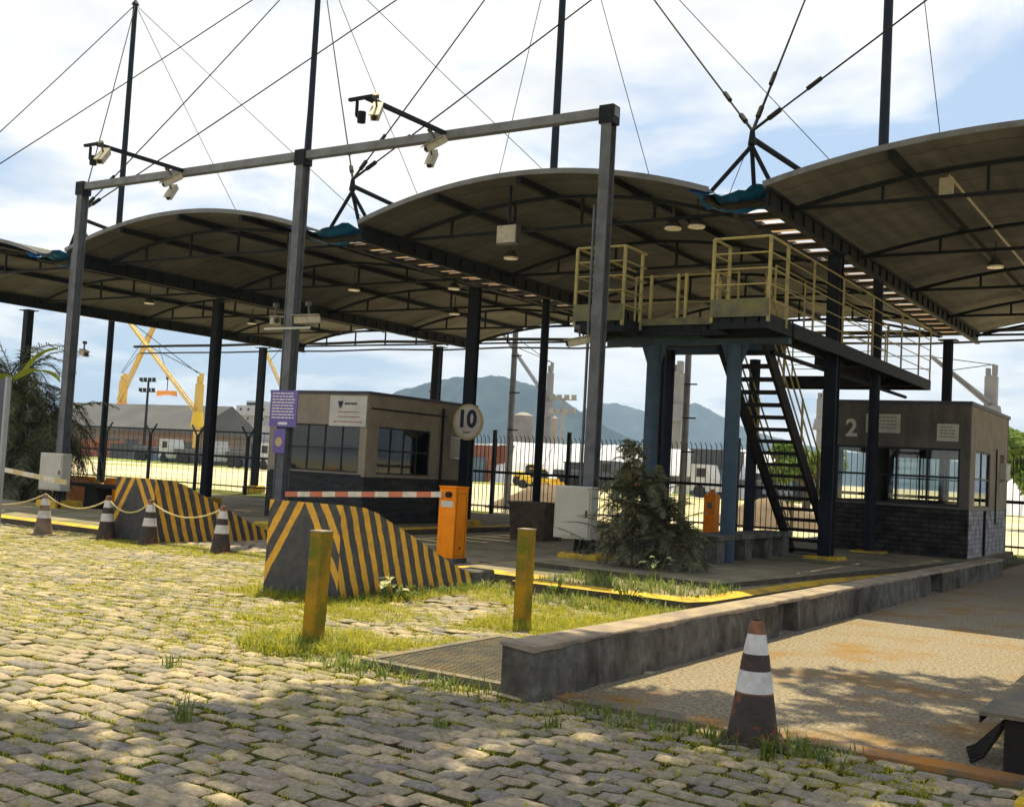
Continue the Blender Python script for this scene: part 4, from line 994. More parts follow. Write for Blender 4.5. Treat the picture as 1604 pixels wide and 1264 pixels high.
# bench
t = thing('bench', 'long grey concrete bench behind the blue column', 'bench', (-7.0, 17.9, .2))
MB().box(-7.35, -6.8, 16.75, 20.4, .60, .68, 0, .015).build('seat', 'concrete', t)
for y in (16.95, 18.2, 19.2, 20.1): MB().box(-7.28, -6.88, y, y + .35, .2, .60).build('leg', 'concrete', t)
t = thing('bench', 'dark bench beside the left gantry post under the palm', 'bench', (-21.2, 16.4, .1))
MB().box(-22.4, -20.0, 16.2, 16.7, .62, .70).build('seat', 'dark_steel', t)
for x in (-21.9, -20.3): MB().box(x, x + .45, 16.25, 16.65, 0, .62).build('leg', 'dark_steel', t)
for (x, y, lab, w_) in ((-26.5, 19.6, 'orange plastic road block behind the left cabinet', .9), (-25.4, 19.9, 'orange plastic road block seen under the dark bench', .95)):
    t = thing('road_block', lab, 'road block', (x, y, 0), 'orange road blocks')
    b = MB(); b.add([(x - w_ / 2, y - .25, 0), (x + w_ / 2, y - .25, 0), (x + w_ / 2, y + .25, 0), (x - w_ / 2, y + .25, 0), (x - w_ / 2 + .06, y - .1, .7), (x + w_ / 2 - .06, y - .1, .7), (x + w_ / 2 - .06, y + .1, .7), (x - w_ / 2 + .06, y + .1, .7)],
                    [(3, 2, 1, 0), (4, 5, 6, 7), (0, 1, 5, 4), (1, 2, 6, 5), (2, 3, 7, 6), (3, 0, 4, 7)]); b.build('body', 'orange', t)
    MB().box(x + w_ / 2, x + w_ / 2 + .12, y - .12, y + .12, .05, .62).build('connector', 'kerb_yellow', t)
t = thing('planter', 'square brown planter box behind the gate near the fence', 'planter', (-13.0, 21.4, 0))
b = MB(); b.add([(-13.45, 21.1, 0), (-12.6, 21.1, 0), (-12.6, 21.9, 0), (-13.45, 21.9, 0), (-13.5, 21.05, .78), (-12.55, 21.05, .78), (-12.55, 21.95, .78), (-13.5, 21.95, .78)], [(3, 2, 1, 0), (4, 5, 6, 7), (0, 1, 5, 4), (1, 2, 6, 5), (2, 3, 7, 6), (3, 0, 4, 7)]); b.build('box', 'wood', t)
MB().box(-13.53, -12.52, 21.02, 21.98, .78, .84).build('rim', 'wood', t)
t = thing('control_post', 'narrow orange control post standing beyond the fence behind the blue column', 'post', (-12.0, 29.2, 0))
MB().box(-12.2, -11.88, 29.0, 29.35, 0, 1.15, 0, .02).build('housing', 'orange', t); MB().box(-12.1, -11.97, 28.99, 29.0, .75, .92).build('label_plate', 'grey_ink', t); MB().tube((-12.04, 29.17, 1.15), (-12.04, 29.17, 1.28), .07, .05, 12).build('beacon', 'orange', t)
# ------------------------------------------------------------------ fence
FV = 29.9
def fence(u0_, u1, lab, tall):
    t = thing('fence', lab, 'fence', (u0_, FV, 0), 'steel fences behind the booths')
    top = 2.3 if tall else 2.48; step = 2.75
    n = int((u1 - u0_) / step)
    for i in range(n + 1):
        u = u0_ + i * step; b = MB(); b.box(u - .05, u + .05, FV + .03, FV + .13, 0, 2.75 if not tall else 2.15)
        if tall: b.bar((u, FV + .08, 2.1), (u - .35, FV + .08, 2.55), .05); b.bar((u, FV + .08, 2.1), (u + .35, FV + .08, 2.55), .05)
        b.build('post', 'navy', t)
    b = MB(); b.box(u0_, u1, FV - .005, FV + .03, 1.36, 1.44); b.box(u0_, u1, FV - .005, FV + .03, .28, .33)
    if tall: b.box(u0_, u1, FV - .005, FV + .03, 2.3, 2.36)
    b.build('rail', 'navy', t)
    for i in range(n):
        b = MB(); k = int(step / (.15 if not tall else .3))
        for j in range(1, k):
            u = u0_ + i * step + j * step / k
            if tall: b.box(u - .006, u + .006, FV - .018, FV - .007, .1, 2.3)
            else:
                h = top + R.uniform(-.02, .02); b.bar((u, FV - .016, .12), (u, FV - .016, h), .018); b.bar((u, FV - .016, h), (u - .03, FV - .08, h + .1), .016)
        if tall:
            for q in range(9): z = .4 + q * .21; b.box(u0_ + i * step + .06, u0_ + (i + 1) * step - .06, FV - .03, FV - .02, z, z + .007)
        b.build('panel', 'navy', t)
fence(-53.0, -25.5, 'dark wire fence with forked post tops, seen left of the left hand booth', True)
fence(-25.4, 7.6, 'dark picket fence with bent spike tops, seen between the two booths', False)
# poles beyond the fence
def pole(px, v, r, top, lab, dark=False, py=700):
    p = at(px, py, v); t = thing('utility_pole', lab, 'pole', (p.x, v, 0), 'utility poles beyond the fence')
    MB().tube((p.x, v, -.1), (p.x, v, top), r, r * .75, 12).build('shaft', 'galv' if not dark else 'dark_steel', t)
    b = MB()
    for k in range(3): b.box(p.x - .02, p.x + .45, v - .2, v - .16, top * (.35 + .17 * k), top * (.35 + .17 * k) + .05)
    b.build('bracket', 'dark_steel', t); return t
pole(798, 37, .14, 8.6, 'grey concrete pole beyond the fence, left of the ship crane jib')
pole(1072, 36, .14, 6.9, 'grey concrete pole beyond the fence, right of the pale crane tower')
pole(672, 37, .10, 6.5, 'thin dark pole just left of the column above the left booth', True)
for (px, v, z0) in ((800, 36.9, 3.4),):
    pass
def floodmast(px, v, h, lab, mt):
    p = at(px, 690, v); t = thing('light_mast', lab, 'light mast', (p.x, v, 0), 'light masts in the yard')
    MB().tube((p.x, v, -.1), (p.x, v, h), .22, .14, 8).build('shaft', mt, t)
    for z in (h - .2, h - 1.6):
        b = MB()
        b.box(p.x - 1.5, p.x + 1.5, v - .1, v + .1, z - .05, z + .05)
        for x in (-1.3, -.45, .45, 1.3): b.box(p.x + x - .25, p.x + x + .25, v - .3, v - .1, z + .05, z + .5)
        b.build('lamp_row', mt, t)
floodmast(226, 100, 10.6, 'dark floodlight mast in front of the grey warehouse', 'dark_steel')
floodmast(880, 100, 9.0, 'pale floodlight mast in front of the mountain', 'silo')
# ------------------------------------------------------------------ yard stuff
def dirt(px, v, w_, h, lab):
    p = at(px, 760, v); n = 18; k = 6; vs = []
    for j in range(k + 1):
        for i in range(n):
            a = 2 * math.pi * i / n; r = w_ * (1 - j / k) * (1 + .15 * math.sin(3 * a + px)) + .02; vs.append((p.x + r * math.cos(a), v + r * .7 * math.sin(a), -.1 + h * (1 - (1 - j / k) ** 1.3) + R.uniform(-.04, .04) * h))
    fs = [(j * n + i, j * n + (i + 1) % n, (j + 1) * n + (i + 1) % n, (j + 1) * n + i) for j in range(k) for i in range(n)]
    tag(MB().add(vs, fs, 0, True).build('dirt_pile', 'dirt', origin=(p.x, v, 0)), lab, 'dirt pile', 'dirt piles')
dirt(858, 39, 2.4, 1.1, 'brown dirt pile beyond the fence left of the white cabinet'); dirt(1208, 40, 2.6, 1.1, 'brown dirt pile beyond the fence behind the staircase')
def box_at(px0, px1, pyt, v, depth, z0, matn, name, lab, cat, grp, ridges=True, parts=True):
    a = at(px0, pyt, v); c = at(px1, pyt, v); z1 = (a.z + c.z) / 2
    t = thing(name, lab, cat, ((a.x + c.x) / 2, v, z0), grp)
    b = MB(); b.box(a.x, c.x, v, v + depth, z0, z1, 0)
    n = int((c.x - a.x) / .5)
    if ridges:
        for i in range(n): x = a.x + (i + .3) * (c.x - a.x) / n; b.box(x, x + .18, v - .06, v, z0 + .1, z1 - .1)
    if name == 'covered_stack':
        b = MB(); n = 14; vs = []; h_ = z1 - z0
        for i in range(n + 1):
            x = a.x + (c.x - a.x) * i / n; w1 = R.uniform(-.12, .12)
            vs += [(x, v - h_ * .8 + w1, z0), (x, v - h_ * .45 + w1 * .5, z0 + h_ * .5), (x, v, z1 + R.uniform(-.12, .1)), (x, v + depth, z1 + R.uniform(-.1, .1)), (x, v + depth + .5, z0)]
        fs = [(i * 5 + k, (i + 1) * 5 + k, (i + 1) * 5 + k + 1, i * 5 + k + 1) for i in range(n) for k in range(4)] + [(4, 3, 2, 1, 0), tuple(n * 5 + k for k in range(5))]
        b.add(vs, fs)
        b.build('sheet', matn, t); MB().box(a.x + .1, c.x - .1, v + .1, v + depth - .1, z0, z0 + .5).build('pallet', 'wood', t)
        return t
    b.build('shell', matn, t)
    MB().box(a.x - .08, c.x + .08, v - .1, v + depth + .1, z1, z1 + .12).build('top_frame', matn if name != 'cargo_stack' else 'white_tarp', t)
    return t
CG = 'shipping containers in the yard'
for (x0, x1, yt, v, mt, lab) in ((172, 206, 696, 92, 'box_grey', 'grey container, leftmost of the row before the warehouse'), (208, 240, 700, 90, 'box_blue', 'dull blue container next to the leftmost grey one'),
                                 (252, 300, 702, 88, 'box_grey', 'dark grey container right of the floodlight mast'), (304, 352, 705, 87, 'box_grey', 'dark grey container just left of the far crash ramp column'),
                                 (356, 402, 708, 86, 'box_blue', 'dull blue container below the white ship'), (406, 440, 711, 85, 'box_grey', 'dark container left of the purple notice')):
    box_at(x0, x1, yt, v, 2.5, -.1, mt, 'shipping_container', lab, 'container', CG)
box_at(1083, 1140, 706, 92, 4, -.1, 'box_grey', 'shipping_container', 'large black container left of the blue column', 'container', CG)
box_at(1228, 1262, 712, 94, 4, -.1, 'box_grey', 'shipping_container', 'dark container seen through the staircase', 'container', CG)
box_at(742, 764, 697, 93, 4, -.1, 'box_red', 'cargo_stack', 'red cargo stack, left of the two beside the speed sign', 'cargo', 'red cargo stacks')
box_at(766, 792, 697, 95, 4, -.1, 'box_red', 'cargo_stack', 'red cargo stack, right of the two beside the speed sign', 'cargo', 'red cargo stacks')
box_at(796, 868, 694, 97, 5, -.1, 'white_tarp', 'covered_stack', 'white sheeted cargo stack right of the grey pole', 'cargo', 'white covered stacks')
box_at(870, 942, 696, 97, 5, -.1, 'white_tarp', 'covered_stack', 'white sheeted cargo stack behind the white cabinet', 'cargo', 'white covered stacks')
box_at(944, 1018, 699, 97, 5, -.1, 'white_tarp', 'covered_stack', 'white sheeted cargo stack behind the dark bush', 'cargo', 'white covered stacks')
box_at(1020, 1080, 703, 97, 5, -.1, 'white_tarp', 'covered_stack', 'white sheeted cargo stack left of the black container', 'cargo', 'white covered stacks')
box_at(1142, 1226, 706, 97, 5, -.1, 'white_tarp', 'covered_stack', 'white sheeted cargo stack between blue column and staircase', 'cargo', 'white covered stacks')
box_at(1582, 1640, 735, 97, 5, -.1, 'white_tarp', 'covered_stack', 'white sheeted cargo stack at the right edge past the booth', 'cargo', 'white covered stacks')
def loader(px, v, lab, s=1., matn='machine'):
    p = at(px, 740, v); x, y = p.x, v; t = thing('wheel_loader', lab, 'loader', (x, y, 0), 'vehicles in the yard')
    b = MB(); b.box(x - 2.4 * s, x + 1.0 * s, y, y + 2, .7 * s, 1.7 * s, 0, .15); b.box(x - 2.2 * s, x - .6 * s, y + .1, y + 1.9, 1.7 * s, 2.0 * s, 0, .1); b.build('body', matn, t)
    MB().box(x - .6 * s, x + .7 * s, y + .2, y + 1.8, 1.7 * s, 3.0 * s, 0, .15).build('cab', 'frame', t)
    MB().box(x - .7 * s, x + .8 * s, y + .1, y + 1.9, 3.0 * s, 3.12 * s).build('cab_roof', matn, t)
    b = MB(); b.bar((x + .9 * s, y + 1, 1.4 * s), (x + 3 * s, y + 1, .8 * s), .3 * s); b.build('boom', matn, t)
    MB().add([(x + 2.8 * s, y - .1, .2 * s), (x + 3.9 * s, y - .1, .2 * s), (x + 3.2 * s, y - .1, 1.3 * s), (x + 2.8 * s, y - .1, 1.2 * s), (x + 2.8 * s, y + 2.1, .2 * s), (x + 3.9 * s, y + 2.1, .2 * s), (x + 3.2 * s, y + 2.1, 1.3 * s), (x + 2.8 * s, y + 2.1, 1.2 * s)],
             [(0, 1, 2, 3), (7, 6, 5, 4), (0, 4, 5, 1), (0, 3, 7, 4)]).build('bucket', matn, t)
    for wx in (-1.6, .8):
        for wy in (-.15, 1.75): MB().tube((x + wx * s, y + wy, .62 * s), (x + wx * s, y + wy + .4, .62 * s), .68 * s, n=16).build('wheel', 'tyre', t)
loader(826, 84, 'yellow loader parked beyond the fence right of the grey pole', .62); loader(834, 74, 'lower yellow loader parked in front of the other one', .5)
def truck(px, v, lab, matn='ship_white'):
    p = at(px, 745, v); x, y = p.x, v; t = thing('parked_truck', lab, 'truck', (x, y, 0), 'vehicles in the yard')
    MB().box(x - 3, x + 1.4, y, y + 2.3, .9, 1.6, 0, .05).build('cargo_bed', 'box_grey', t)
    b = MB(); b.add([(x + 1.5, y, .5), (x + 3.3, y, .5), (x + 3.2, y, 1.5), (x + 2.8, y, 2.6), (x + 1.5, y, 2.6), (x + 1.5, y + 2.2, .5), (x + 3.3, y + 2.2, .5), (x + 3.2, y + 2.2, 1.5), (x + 2.8, y + 2.2, 2.6), (x + 1.5, y + 2.2, 2.6)],
                   [(0, 1, 2, 3, 4), (9, 8, 7, 6, 5), (0, 5, 6, 1), (1, 6, 7, 2), (2, 7, 8, 3), (3, 8, 9, 4), (4, 9, 5, 0)]); b.build('cab', matn, t)
    MB().box(x + 2.0, x + 2.8, y - .01, y, 1.6, 2.3).build('window', 'frame', t)
    for wx in (-2.2, -1.2, 2.3): MB().tube((x + wx, y - .02, .5), (x + wx, y + .3, .5), .5, n=14).build('wheel', 'tyre', t)
truck(384, 78, 'white truck parked under the ship left of the purple notice'); truck(1054, 82, 'white truck parked left of the black container'); truck(232, 84, 'white truck parked below the floodlight mast')
truck(912, 88, 'dark truck parked right of the white cabinet beyond the fence', 'box_grey'); truck(1168, 88, 'dark truck parked just right of the blue column beyond the fence', 'box_blue'); truck(300, 82, 'pale truck parked left of the far crash ramp column', 'cladding_pale')
for (x0, x1, yt, v, mt, lab) in ((690, 738, 716, 90, 'box_blue', 'low blue container hidden behind the left booth'), (884, 930, 726, 91, 'box_grey', 'low dark container before the white stacks'), (960, 1006, 731, 91, 'box_red', 'low rusty red container behind the dark bush'), (1088, 1130, 737, 88, 'box_blue', 'low blue container in front of the large black one'), (1180, 1222, 744, 90, 'box_grey', 'low dark container behind the staircase foot'), (120, 166, 690, 96, 'box_red', 'red container behind the palm')):
    box_at(x0, x1, yt, v, 2.5, -.1, mt, 'shipping_container', lab, 'container', CG)
# warehouse
def warehouse():
    v = 104; a = at(60, 670, v); c = at(300, 690, v)
    t = thing('warehouse', 'long low warehouse with grey roof under the yellow ship cranes', 'warehouse', ((a.x + c.x) / 2, v, 0))
    e = at(200, 671, v).z; rz = at(200, 640, v).z + 1
    MB().box(a.x, c.x, v, v + 11, -.1, e).build('wall', 'warehouse_wall', t)
    b = MB(); b.add([(a.x - 1, v - 1, e), (c.x + 1, v - 1, e), (c.x + 1, v + 6, rz), (a.x - 1, v + 6, rz), (c.x + 1, v + 12, e), (a.x - 1, v + 12, e), (a.x - 1, v - 1, e - .4), (c.x + 1, v - 1, e - .4), (c.x + 1, v + 12, e - .4), (a.x - 1, v + 12, e - .4)],
                    [(0, 1, 2, 3), (3, 2, 4, 5), (6, 7, 1, 0), (7, 8, 4, 2, 1), (9, 6, 0, 3, 5), (6, 9, 8, 7)]); b.build('roof', 'warehouse_roof', t)
    n = 9
    for i in range(n):
        x = a.x + (i + .4) * (c.x - a.x) / n; MB().box(x, x + 2.6, v - .06, v, .4, e * .62).build('door', 'box_grey' if i % 3 else 'box_red', t)
warehouse()
# ship with white superstructure
def ship():
    v = 125; L0 = at(330, 700, v).x; L1 = at(520, 700, v).x
    t = thing('cargo_ship', 'moored cargo ship with white superstructure left of the purple notice', 'ship', ((L0 + L1) / 2, v, 0))
    zt = at(390, 694, v).z
    b = MB(); x0, x1 = L0 + 3, L1 + 35
    b.add([(x0, v, -1), (x1, v, -1), (x1, v + 16, -1), (x0, v + 16, -1), (x0 - 5, v, zt), (x1, v, zt), (x1, v + 16, zt), (x0 - 5, v + 16, zt)], [(3, 2, 1, 0), (4, 5, 6, 7), (0, 1, 5, 4), (1, 2, 6, 5), (2, 3, 7, 6), (3, 0, 4, 7)]); b.build('hull', 'hull', t)
    def X(px): return at(px - 14, 660, v).x
    def Z(py, px=400): return at(px, py, v).z
    b = MB(); b.box(X(366), X(432), v + 2, v + 12, zt, Z(665)); b.box(X(372), X(430), v + 2.5, v + 11, Z(665), Z(650)); b.box(X(368), X(432), v + 2, v + 11, Z(650), Z(634)); b.build('superstructure', 'ship_white', t)
    b = MB(); b.box(X(376), X(400), v + 3, v + 10, Z(634), Z(626)); b.build('bridge', 'ship_white', t)
    MB().box(X(376) + .2, X(400) - .2, v + 2.9, v + 3, Z(633), Z(629)).build('bridge_windows', 'frame', t)
    b = MB()
    for py in (642, 657):
        for px in range(374, 430, 12): MB().box(X(px), X(px) + .35, v + 1.9, v + 1.99, Z(py), Z(py) + .35).build('porthole', 'frame', t)
    b = MB(); b.tube((X(383), v + 5, Z(626)), (X(383), v + 5, Z(600)), .35, .12, 8); b.box(X(379), X(388), v + 4.9, v + 5.1, Z(612), Z(611)); b.build('mast', 'ship_white', t)
    b = MB(); b.path([(X(366), v, zt), (X(372), v, Z(684)), (X(368), v, Z(676)), (X(378), v, Z(668)), (X(392), v, Z(660))], .3); b.build('davit', 'rope', t)
ship()
def deck_crane(px, py_top, py_bot, wpx, boom, v, lab, matn, collar='crane_orange', grab=None, base=None):
    a = at(px, py_bot, v); p = at(px, py_top, v); r = wpx * (p - Vector((0, 0, HC))).dot(fw) / F_ / 2
    t = thing('deck_crane', lab, 'crane', (a.x, v, a.z), 'ship deck cranes')
    zb, ztp = a.z, p.z; H_ = ztp - zb
    b = MB(); b.tube((a.x, v, -.1), (a.x, v, zb + .30 * H_), r * .85, r * .85, 14); b.build('pedestal', matn, t)
    MB().tube((a.x, v, zb + .30 * H_), (a.x, v, zb + .50 * H_), r * 1.7, r * 1.3, 14).build('slew_ring', collar, t)
    b = MB(); b.box(a.x - r * .8, a.x + r * .8, v - r * .8, v + r * .8, zb + .50 * H_, ztp - .12 * H_, 0, .2); b.box(a.x - r * .75, a.x - r * .2, v - r * .5, v + r * .5, ztp - .12 * H_, ztp - .04 * H_); b.box(a.x + r * .1, a.x + r * .75, v - r * .5, v + r * .5, ztp - .12 * H_, ztp); b.build('tower', matn, t)
    if boom:
        q = at(boom[0], boom[1], v); s = Vector((a.x, v - r, zb + .52 * H_)); q = Vector((q.x, v - r, q.z)); b = MB(); d = (q - s).normalized(); nn = d.cross(Vector((0, 1, 0))) * r * .35
        for k in (-1, 1):
            for yy in (-r * .5, r * .5): b.bar(s + nn * k + Vector((0, yy, 0)), q + nn * k * .4 + Vector((0, yy, 0)), r * .22)
        Ln = (q - s).length; m_ = int(Ln / (r * 1.1))
        for i in range(m_): f = i / m_; f2 = (i + 1) / m_; b.bar(s.lerp(q, f) + nn * (1 if i % 2 else -1) * (1 - .6 * f), s.lerp(q, f2) + nn * (-1 if i % 2 else 1) * (1 - .6 * f2), r * .14)
        # solid web
        b.bar(s, q, r * .5, r * .35)
        b.build('boom', matn, t)
        b = MB(); tp = Vector((a.x, v - r, ztp)); b.path([tuple(tp), tuple(q)], .05); b.path([tuple(tp + Vector((.4, 0, 0))), tuple(s.lerp(q, .7))], .05); b.build('hoist_wire', 'cable', t)
deck_crane(188, 585, 676, 12, (252, 500), 135, 'yellow ship crane at left with its boom leaning right', 'crane_yellow')
deck_crane(306, 585, 705, 12, (203, 500), 97, 'yellow ship crane at right with its boom leaning left', 'crane_yellow', 'machine')
deck_crane(857, 568, 690, 10, (778, 505), 135, 'pale grey ship crane before the mountain with boom leaning left', 'crane_grey', 'crane_grey')
deck_crane(1056, 566, 700, 22, None, 135, 'wide pale grey ship crane tower between two blue columns', 'crane_grey', 'crane_grey')
deck_crane(1550, 572, 700, 22, (1462, 560), 135, 'pale grey ship crane above the right hand booth', 'crane_grey', 'crane_grey')
deck_crane(1285, 612, 700, 16, None, 135, 'pale grey ship crane glimpsed behind the staircase railing', 'crane_grey', 'crane_grey')
deck_crane(440, 535, 690, 9, (418, 548), 135, 'pale yellow ship crane hidden behind the middle gantry post', 'crane_yellow', 'crane_yellow')
p = at(258, 612, 132); t = thing('cargo_grab', 'orange cargo spreader hanging between the two yellow cranes', 'spreader', (p.x, 132, p.z))
b = MB(); b.add([(p.x - 2, 132, p.z), (p.x + 2, 132, p.z), (p.x + 2.2, 132, p.z - .9), (p.x + 1.3, 132, p.z - .7), (p.x - 1.3, 132, p.z - .7), (p.x - 2.2, 132, p.z - .9), (p.x - 2, 133, p.z), (p.x + 2, 133, p.z), (p.x + 2.2, 133, p.z - .9), (p.x + 1.3, 133, p.z - .7), (p.x - 1.3, 133, p.z - .7), (p.x - 2.2, 133, p.z - .9)],
                 [(0, 5, 4, 3, 2, 1), (6, 7, 8, 9, 10, 11), (0, 1, 7, 6), (1, 2, 8, 7), (2, 3, 9, 8), (3, 4, 10, 9), (4, 5, 11, 10), (5, 0, 6, 11)]); b.build('frame', 'crane_orange', t)
b = MB(); b.path([(p.x, 132.5, p.z), (p.x, 132.5, p.z + 2.4)], .08); b.tube((p.x, 132.5, p.z + 2.0), (p.x, 132.5, p.z + 2.8), .3, n=8); b.path([(p.x, 132.5, p.z + 2.6), (at(243, 560, 132).x, 132.5, at(243, 540, 132).z)], .05); b.build('hoist', 'cable', t)
for px, w_, pt, lab in ((820, 16, 651, 'grey storage silo left of the dark column beyond the fence'), (862, 13, 655, 'grey storage silo right of the dark column beyond the fence')):
    p = at(px, pt, 150); r = w_ * (p - Vector((0, 0, HC))).dot(fw) / F_; t = thing('storage_silo', lab, 'silo', (p.x, 150, 0), 'grey storage silos')
    MB().tube((p.x, 150, -.1), (p.x, 150, p.z), r, r, 20).build('shell', 'silo', t); MB().tube((p.x, 150, p.z), (p.x, 150, p.z + .5), r, r * .3, 20).build('roof', 'silo', t)
# ------------------------------------------------------------------ hills
def hills(name, prof, v, depth, seed):
    # ridge line given in photo terms, laid out at a real distance
    rr = np.random.RandomState(seed); pts = [at(x, y, v) for x, y in prof]
    xs = np.array([p.x for p in pts]); zs = np.array([max(p.z, 1) for p in pts])
    n, k = 160, 26; X = np.linspace(xs[0], xs[-1], n); Zr = np.interp(X, xs, zs)
    vs = []
    ph = rr.uniform(0, 6, 8)
    for j in range(k):
        f = j / (k - 1)
        for i in range(n):
            rg = math.sin(math.pi * min(1, f * 1.0) * .5) ** .9 if f <= 1 else 1
            x = X[i]; sp_ = 1 - .16 * abs(math.sin(x / depth * 9 + ph[0] + 2 * math.sin(x / depth * 4 + ph[1]))) * (1 - f) * 2 * f * 2
            bump = depth * .004 * (math.sin(x / depth * 40 + ph[2] + j) + math.sin(x / depth * 71 + ph[3] + 1.7 * j)) * (.5 + .5 * rr.rand())
            z = Zr[i] * rg * (sp_ if f < .999 else 1) + bump * (1 if f > .05 else 0)
            vs.append((x, v - depth * (1 - f), z - 2))
    o = len(vs)
    for i in range(n): vs.append((X[i], v + depth, -2))
    fs = [(j * n + i, j * n + i + 1, (j + 1) * n + i + 1, (j + 1) * n + i) for j in range(k - 1) for i in range(n - 1)]
    fs += [((k - 1) * n + i, (k - 1) * n + i + 1, o + i + 1, o + i) for i in range(n - 1)]
    tag(MB().add(vs, fs, 0, True).build(name, 'hill'), kind='structure')
hills('hill', [(540, 716), (600, 640), (632, 610), (660, 601), (690, 594), (715, 588), (750, 591), (768, 586), (790, 588), (815, 596), (850, 605), (880, 622), (905, 640), (930, 655), (960, 672), (1000, 690), (1080, 700), (1140, 706), (1230, 742)], 1500, 150, 3)
hills('hill', [(860, 735), (905, 650), (940, 631), (965, 630), (1000, 640), (1030, 648), (1050, 640), (1075, 632), (1092, 630), (1120, 645), (1150, 662), (1200, 680), (1300, 705), (1450, 715), (1700, 745)], 2600, 240, 5)
hills('hill', [(-100, 660), (60, 655), (180, 668), (300, 672), (380, 674), (430, 690), (520, 712)], 2000, 200, 8)
# ------------------------------------------------------------------ vegetation
def blades(name, pts, h, w_, matn, kind, lab=None, cat=None, per=4, spread=.03, bend=.5, origin=None, parent=None):
    n = len(pts); P = np.repeat(np.asarray(pts, float), per, 0); m_ = len(P)
    P[:, :2] += NR.normal(0, spread, (m_, 2)); a = NR.uniform(0, 2 * np.pi, m_); hh = np.repeat(np.asarray(h, float) * np.ones(n), per) * NR.uniform(.5, 1.2, m_)
    d = np.stack([np.cos(a), np.sin(a), 0 * a], 1); sdir = np.stack([-np.sin(a), np.cos(a), 0 * a], 1) * (w_ / 2) * NR.uniform(.6, 1.3, m_)[:, None]
    bd = NR.uniform(.1, bend, m_)[:, None]
    p0 = P; p1 = P + d * hh[:, None] * bd * .4 + np.array([0, 0, 1]) * hh[:, None] * .6; p2 = P + d * hh[:, None] * bd * 1.2 + np.array([0, 0, 1]) * hh[:, None] * (1 - .3 * bd)
    V = np.stack([p0 - sdir, p0 + sdir, p1 + sdir * .8, p1 - sdir * .8, p2 + sdir * .1, p2 - sdir * .1], 1).reshape(-1, 3)
    k = (np.arange(m_) * 6)[:, None]
    Fq = np.concatenate([k + np.array([[0, 1, 2, 3]]), k + np.array([[3, 2, 4, 5]])], 0)
    o = npmesh(name, V, Fq, matn, parent=parent, origin=origin)
    if kind: tag(o, lab, cat, kind=kind)
    return o
# grass in the joints: everywhere thin, thick around the bollards and ramps
def grass_pts():
    out = []; hs = []
    def gnoise(u, v): return math.sin(u * 1.7 + 2 * math.sin(v * 1.1)) * math.sin(v * 1.9 + 1.3 * math.sin(u * .8)) + .5 * math.sin(u * 5.1 + v * 3.7) * math.sin(v * 6.3 - u * 2.1)
    for _ in range(260000):
        u = R.uniform(-24, 1.2); v = R.uniform(2.0, 13.0)
        if u < -1.8 * (v + 2) - 1 or (v > 6.8 and u > -4.3): continue
        if -9.45 < u < -8.25 and 9.5 < v < 12.2: continue
        if -5.65 < u < -4.25 and 6.7 < v < 8.72: continue
        if u > -1.3 and v > 5: continue
        g = gnoise(u, v)
        near = -8.3 < u < -4.3 and 6.9 < v < 12.9 and (v > 7.6 - (u + 6.5) * .1)
        # density falls off in the worn wheel tracks and in the shade
        d = .30 + .40 * max(0, g)
        h = .030
        if near:
            d = .62 + .55 * g; h = .055 + .03 * g
            if 9 < v < 10.8 and -7.9 < u < -6.4: d *= .35
            if v > 11: h = .08
        elif v < 6: d *= .5; h = .022
        if math.hypot(u + 6.51, v - 7.2) < .6: d = .95; h = .12
        if math.hypot(u + 6.0, v - 9.72) < .5: d = .9; h = .1
        if -15.8 < u < -12 and 11.6 < v < 12.9: d = .7; h = .05
        if -9.8 < u < -7.9 and 9.1 < v < 12.4: d = .8; h = .08
        if R.random() > d: continue
        # push into the joints between rows (not near patches)
        if not near and R.random() < .8:
            j = round((v - 1.2) / .140 - .5) + .5; v2 = 1.2 + j * .140; v2 += .05 * math.sin(u * .9) + .03 * math.sin(u * 2.3 + v2)
            if R.random() < .8: v = v2 + R.uniform(-.012, .012)
        out.append((u, v, -.015)); hs.append(max(.012, h * R.uniform(.5, 1.4)))
    return out, hs
gp, gh = grass_pts()
blades('grass', gp, gh, .0065, 'grass', 'stuff', None, None, 5, .018, 1.3)
def clover():
    P = []
    for u, v, z in gp:
        if -8.4 < u < -4.3 and 6.6 < v < 12.9 and R.random() < .9: P.append((u, v))
        elif R.random() < (.4 if v > 5.5 else .12): P.append((u, v))
    P = np.repeat(np.array(P), 3, 0); n = len(P); P = np.concatenate([P + NR.normal(0, .02, P.shape), NR.uniform(-.012, .03, (n, 1))], 1)
    a = NR.uniform(0, 6.28, n); tl = NR.normal(0, .35, (n, 2)); d = np.stack([np.cos(a), np.sin(a), tl[:, 0]], 1) * NR.uniform(.006, .014, (n, 1)); e = np.stack([-np.sin(a), np.cos(a), tl[:, 1]], 1) * NR.uniform(.004, .010, (n, 1))
    V = np.stack([P - d, P + e, P + d, P - e], 1).reshape(-1, 3)
    tag(npmesh('ground_cover', V, (np.arange(n) * 4)[:, None] + np.array([[0, 1, 2, 3]]), 'grass'), kind='stuff')
clover()
wp = [(R.gauss(-6.3, 1.0), R.uniform(11.4, 12.6), 0) for _ in range(260)] + [(R.uniform(-7.6, -5.3), R.uniform(12.5, 14.0), .15) for _ in range(240)] + [(R.gauss(-6.4, .25), R.gauss(7.0, .2), 0) for _ in range(120)] + [(R.gauss(-8.6, .3), 9.35 + R.gauss(0, .08), 0) for _ in range(80)] + [(R.uniform(-8.25, -8.0), R.uniform(9.6, 12.3), 0) for _ in range(200)] + [(R.uniform(-3.8, -1.8), R.gauss(6.6, .09), -.01) for _ in range(90)] + [(R.uniform(-6, -4.3), R.gauss(6.6, .05), 0) for _ in range(60)]
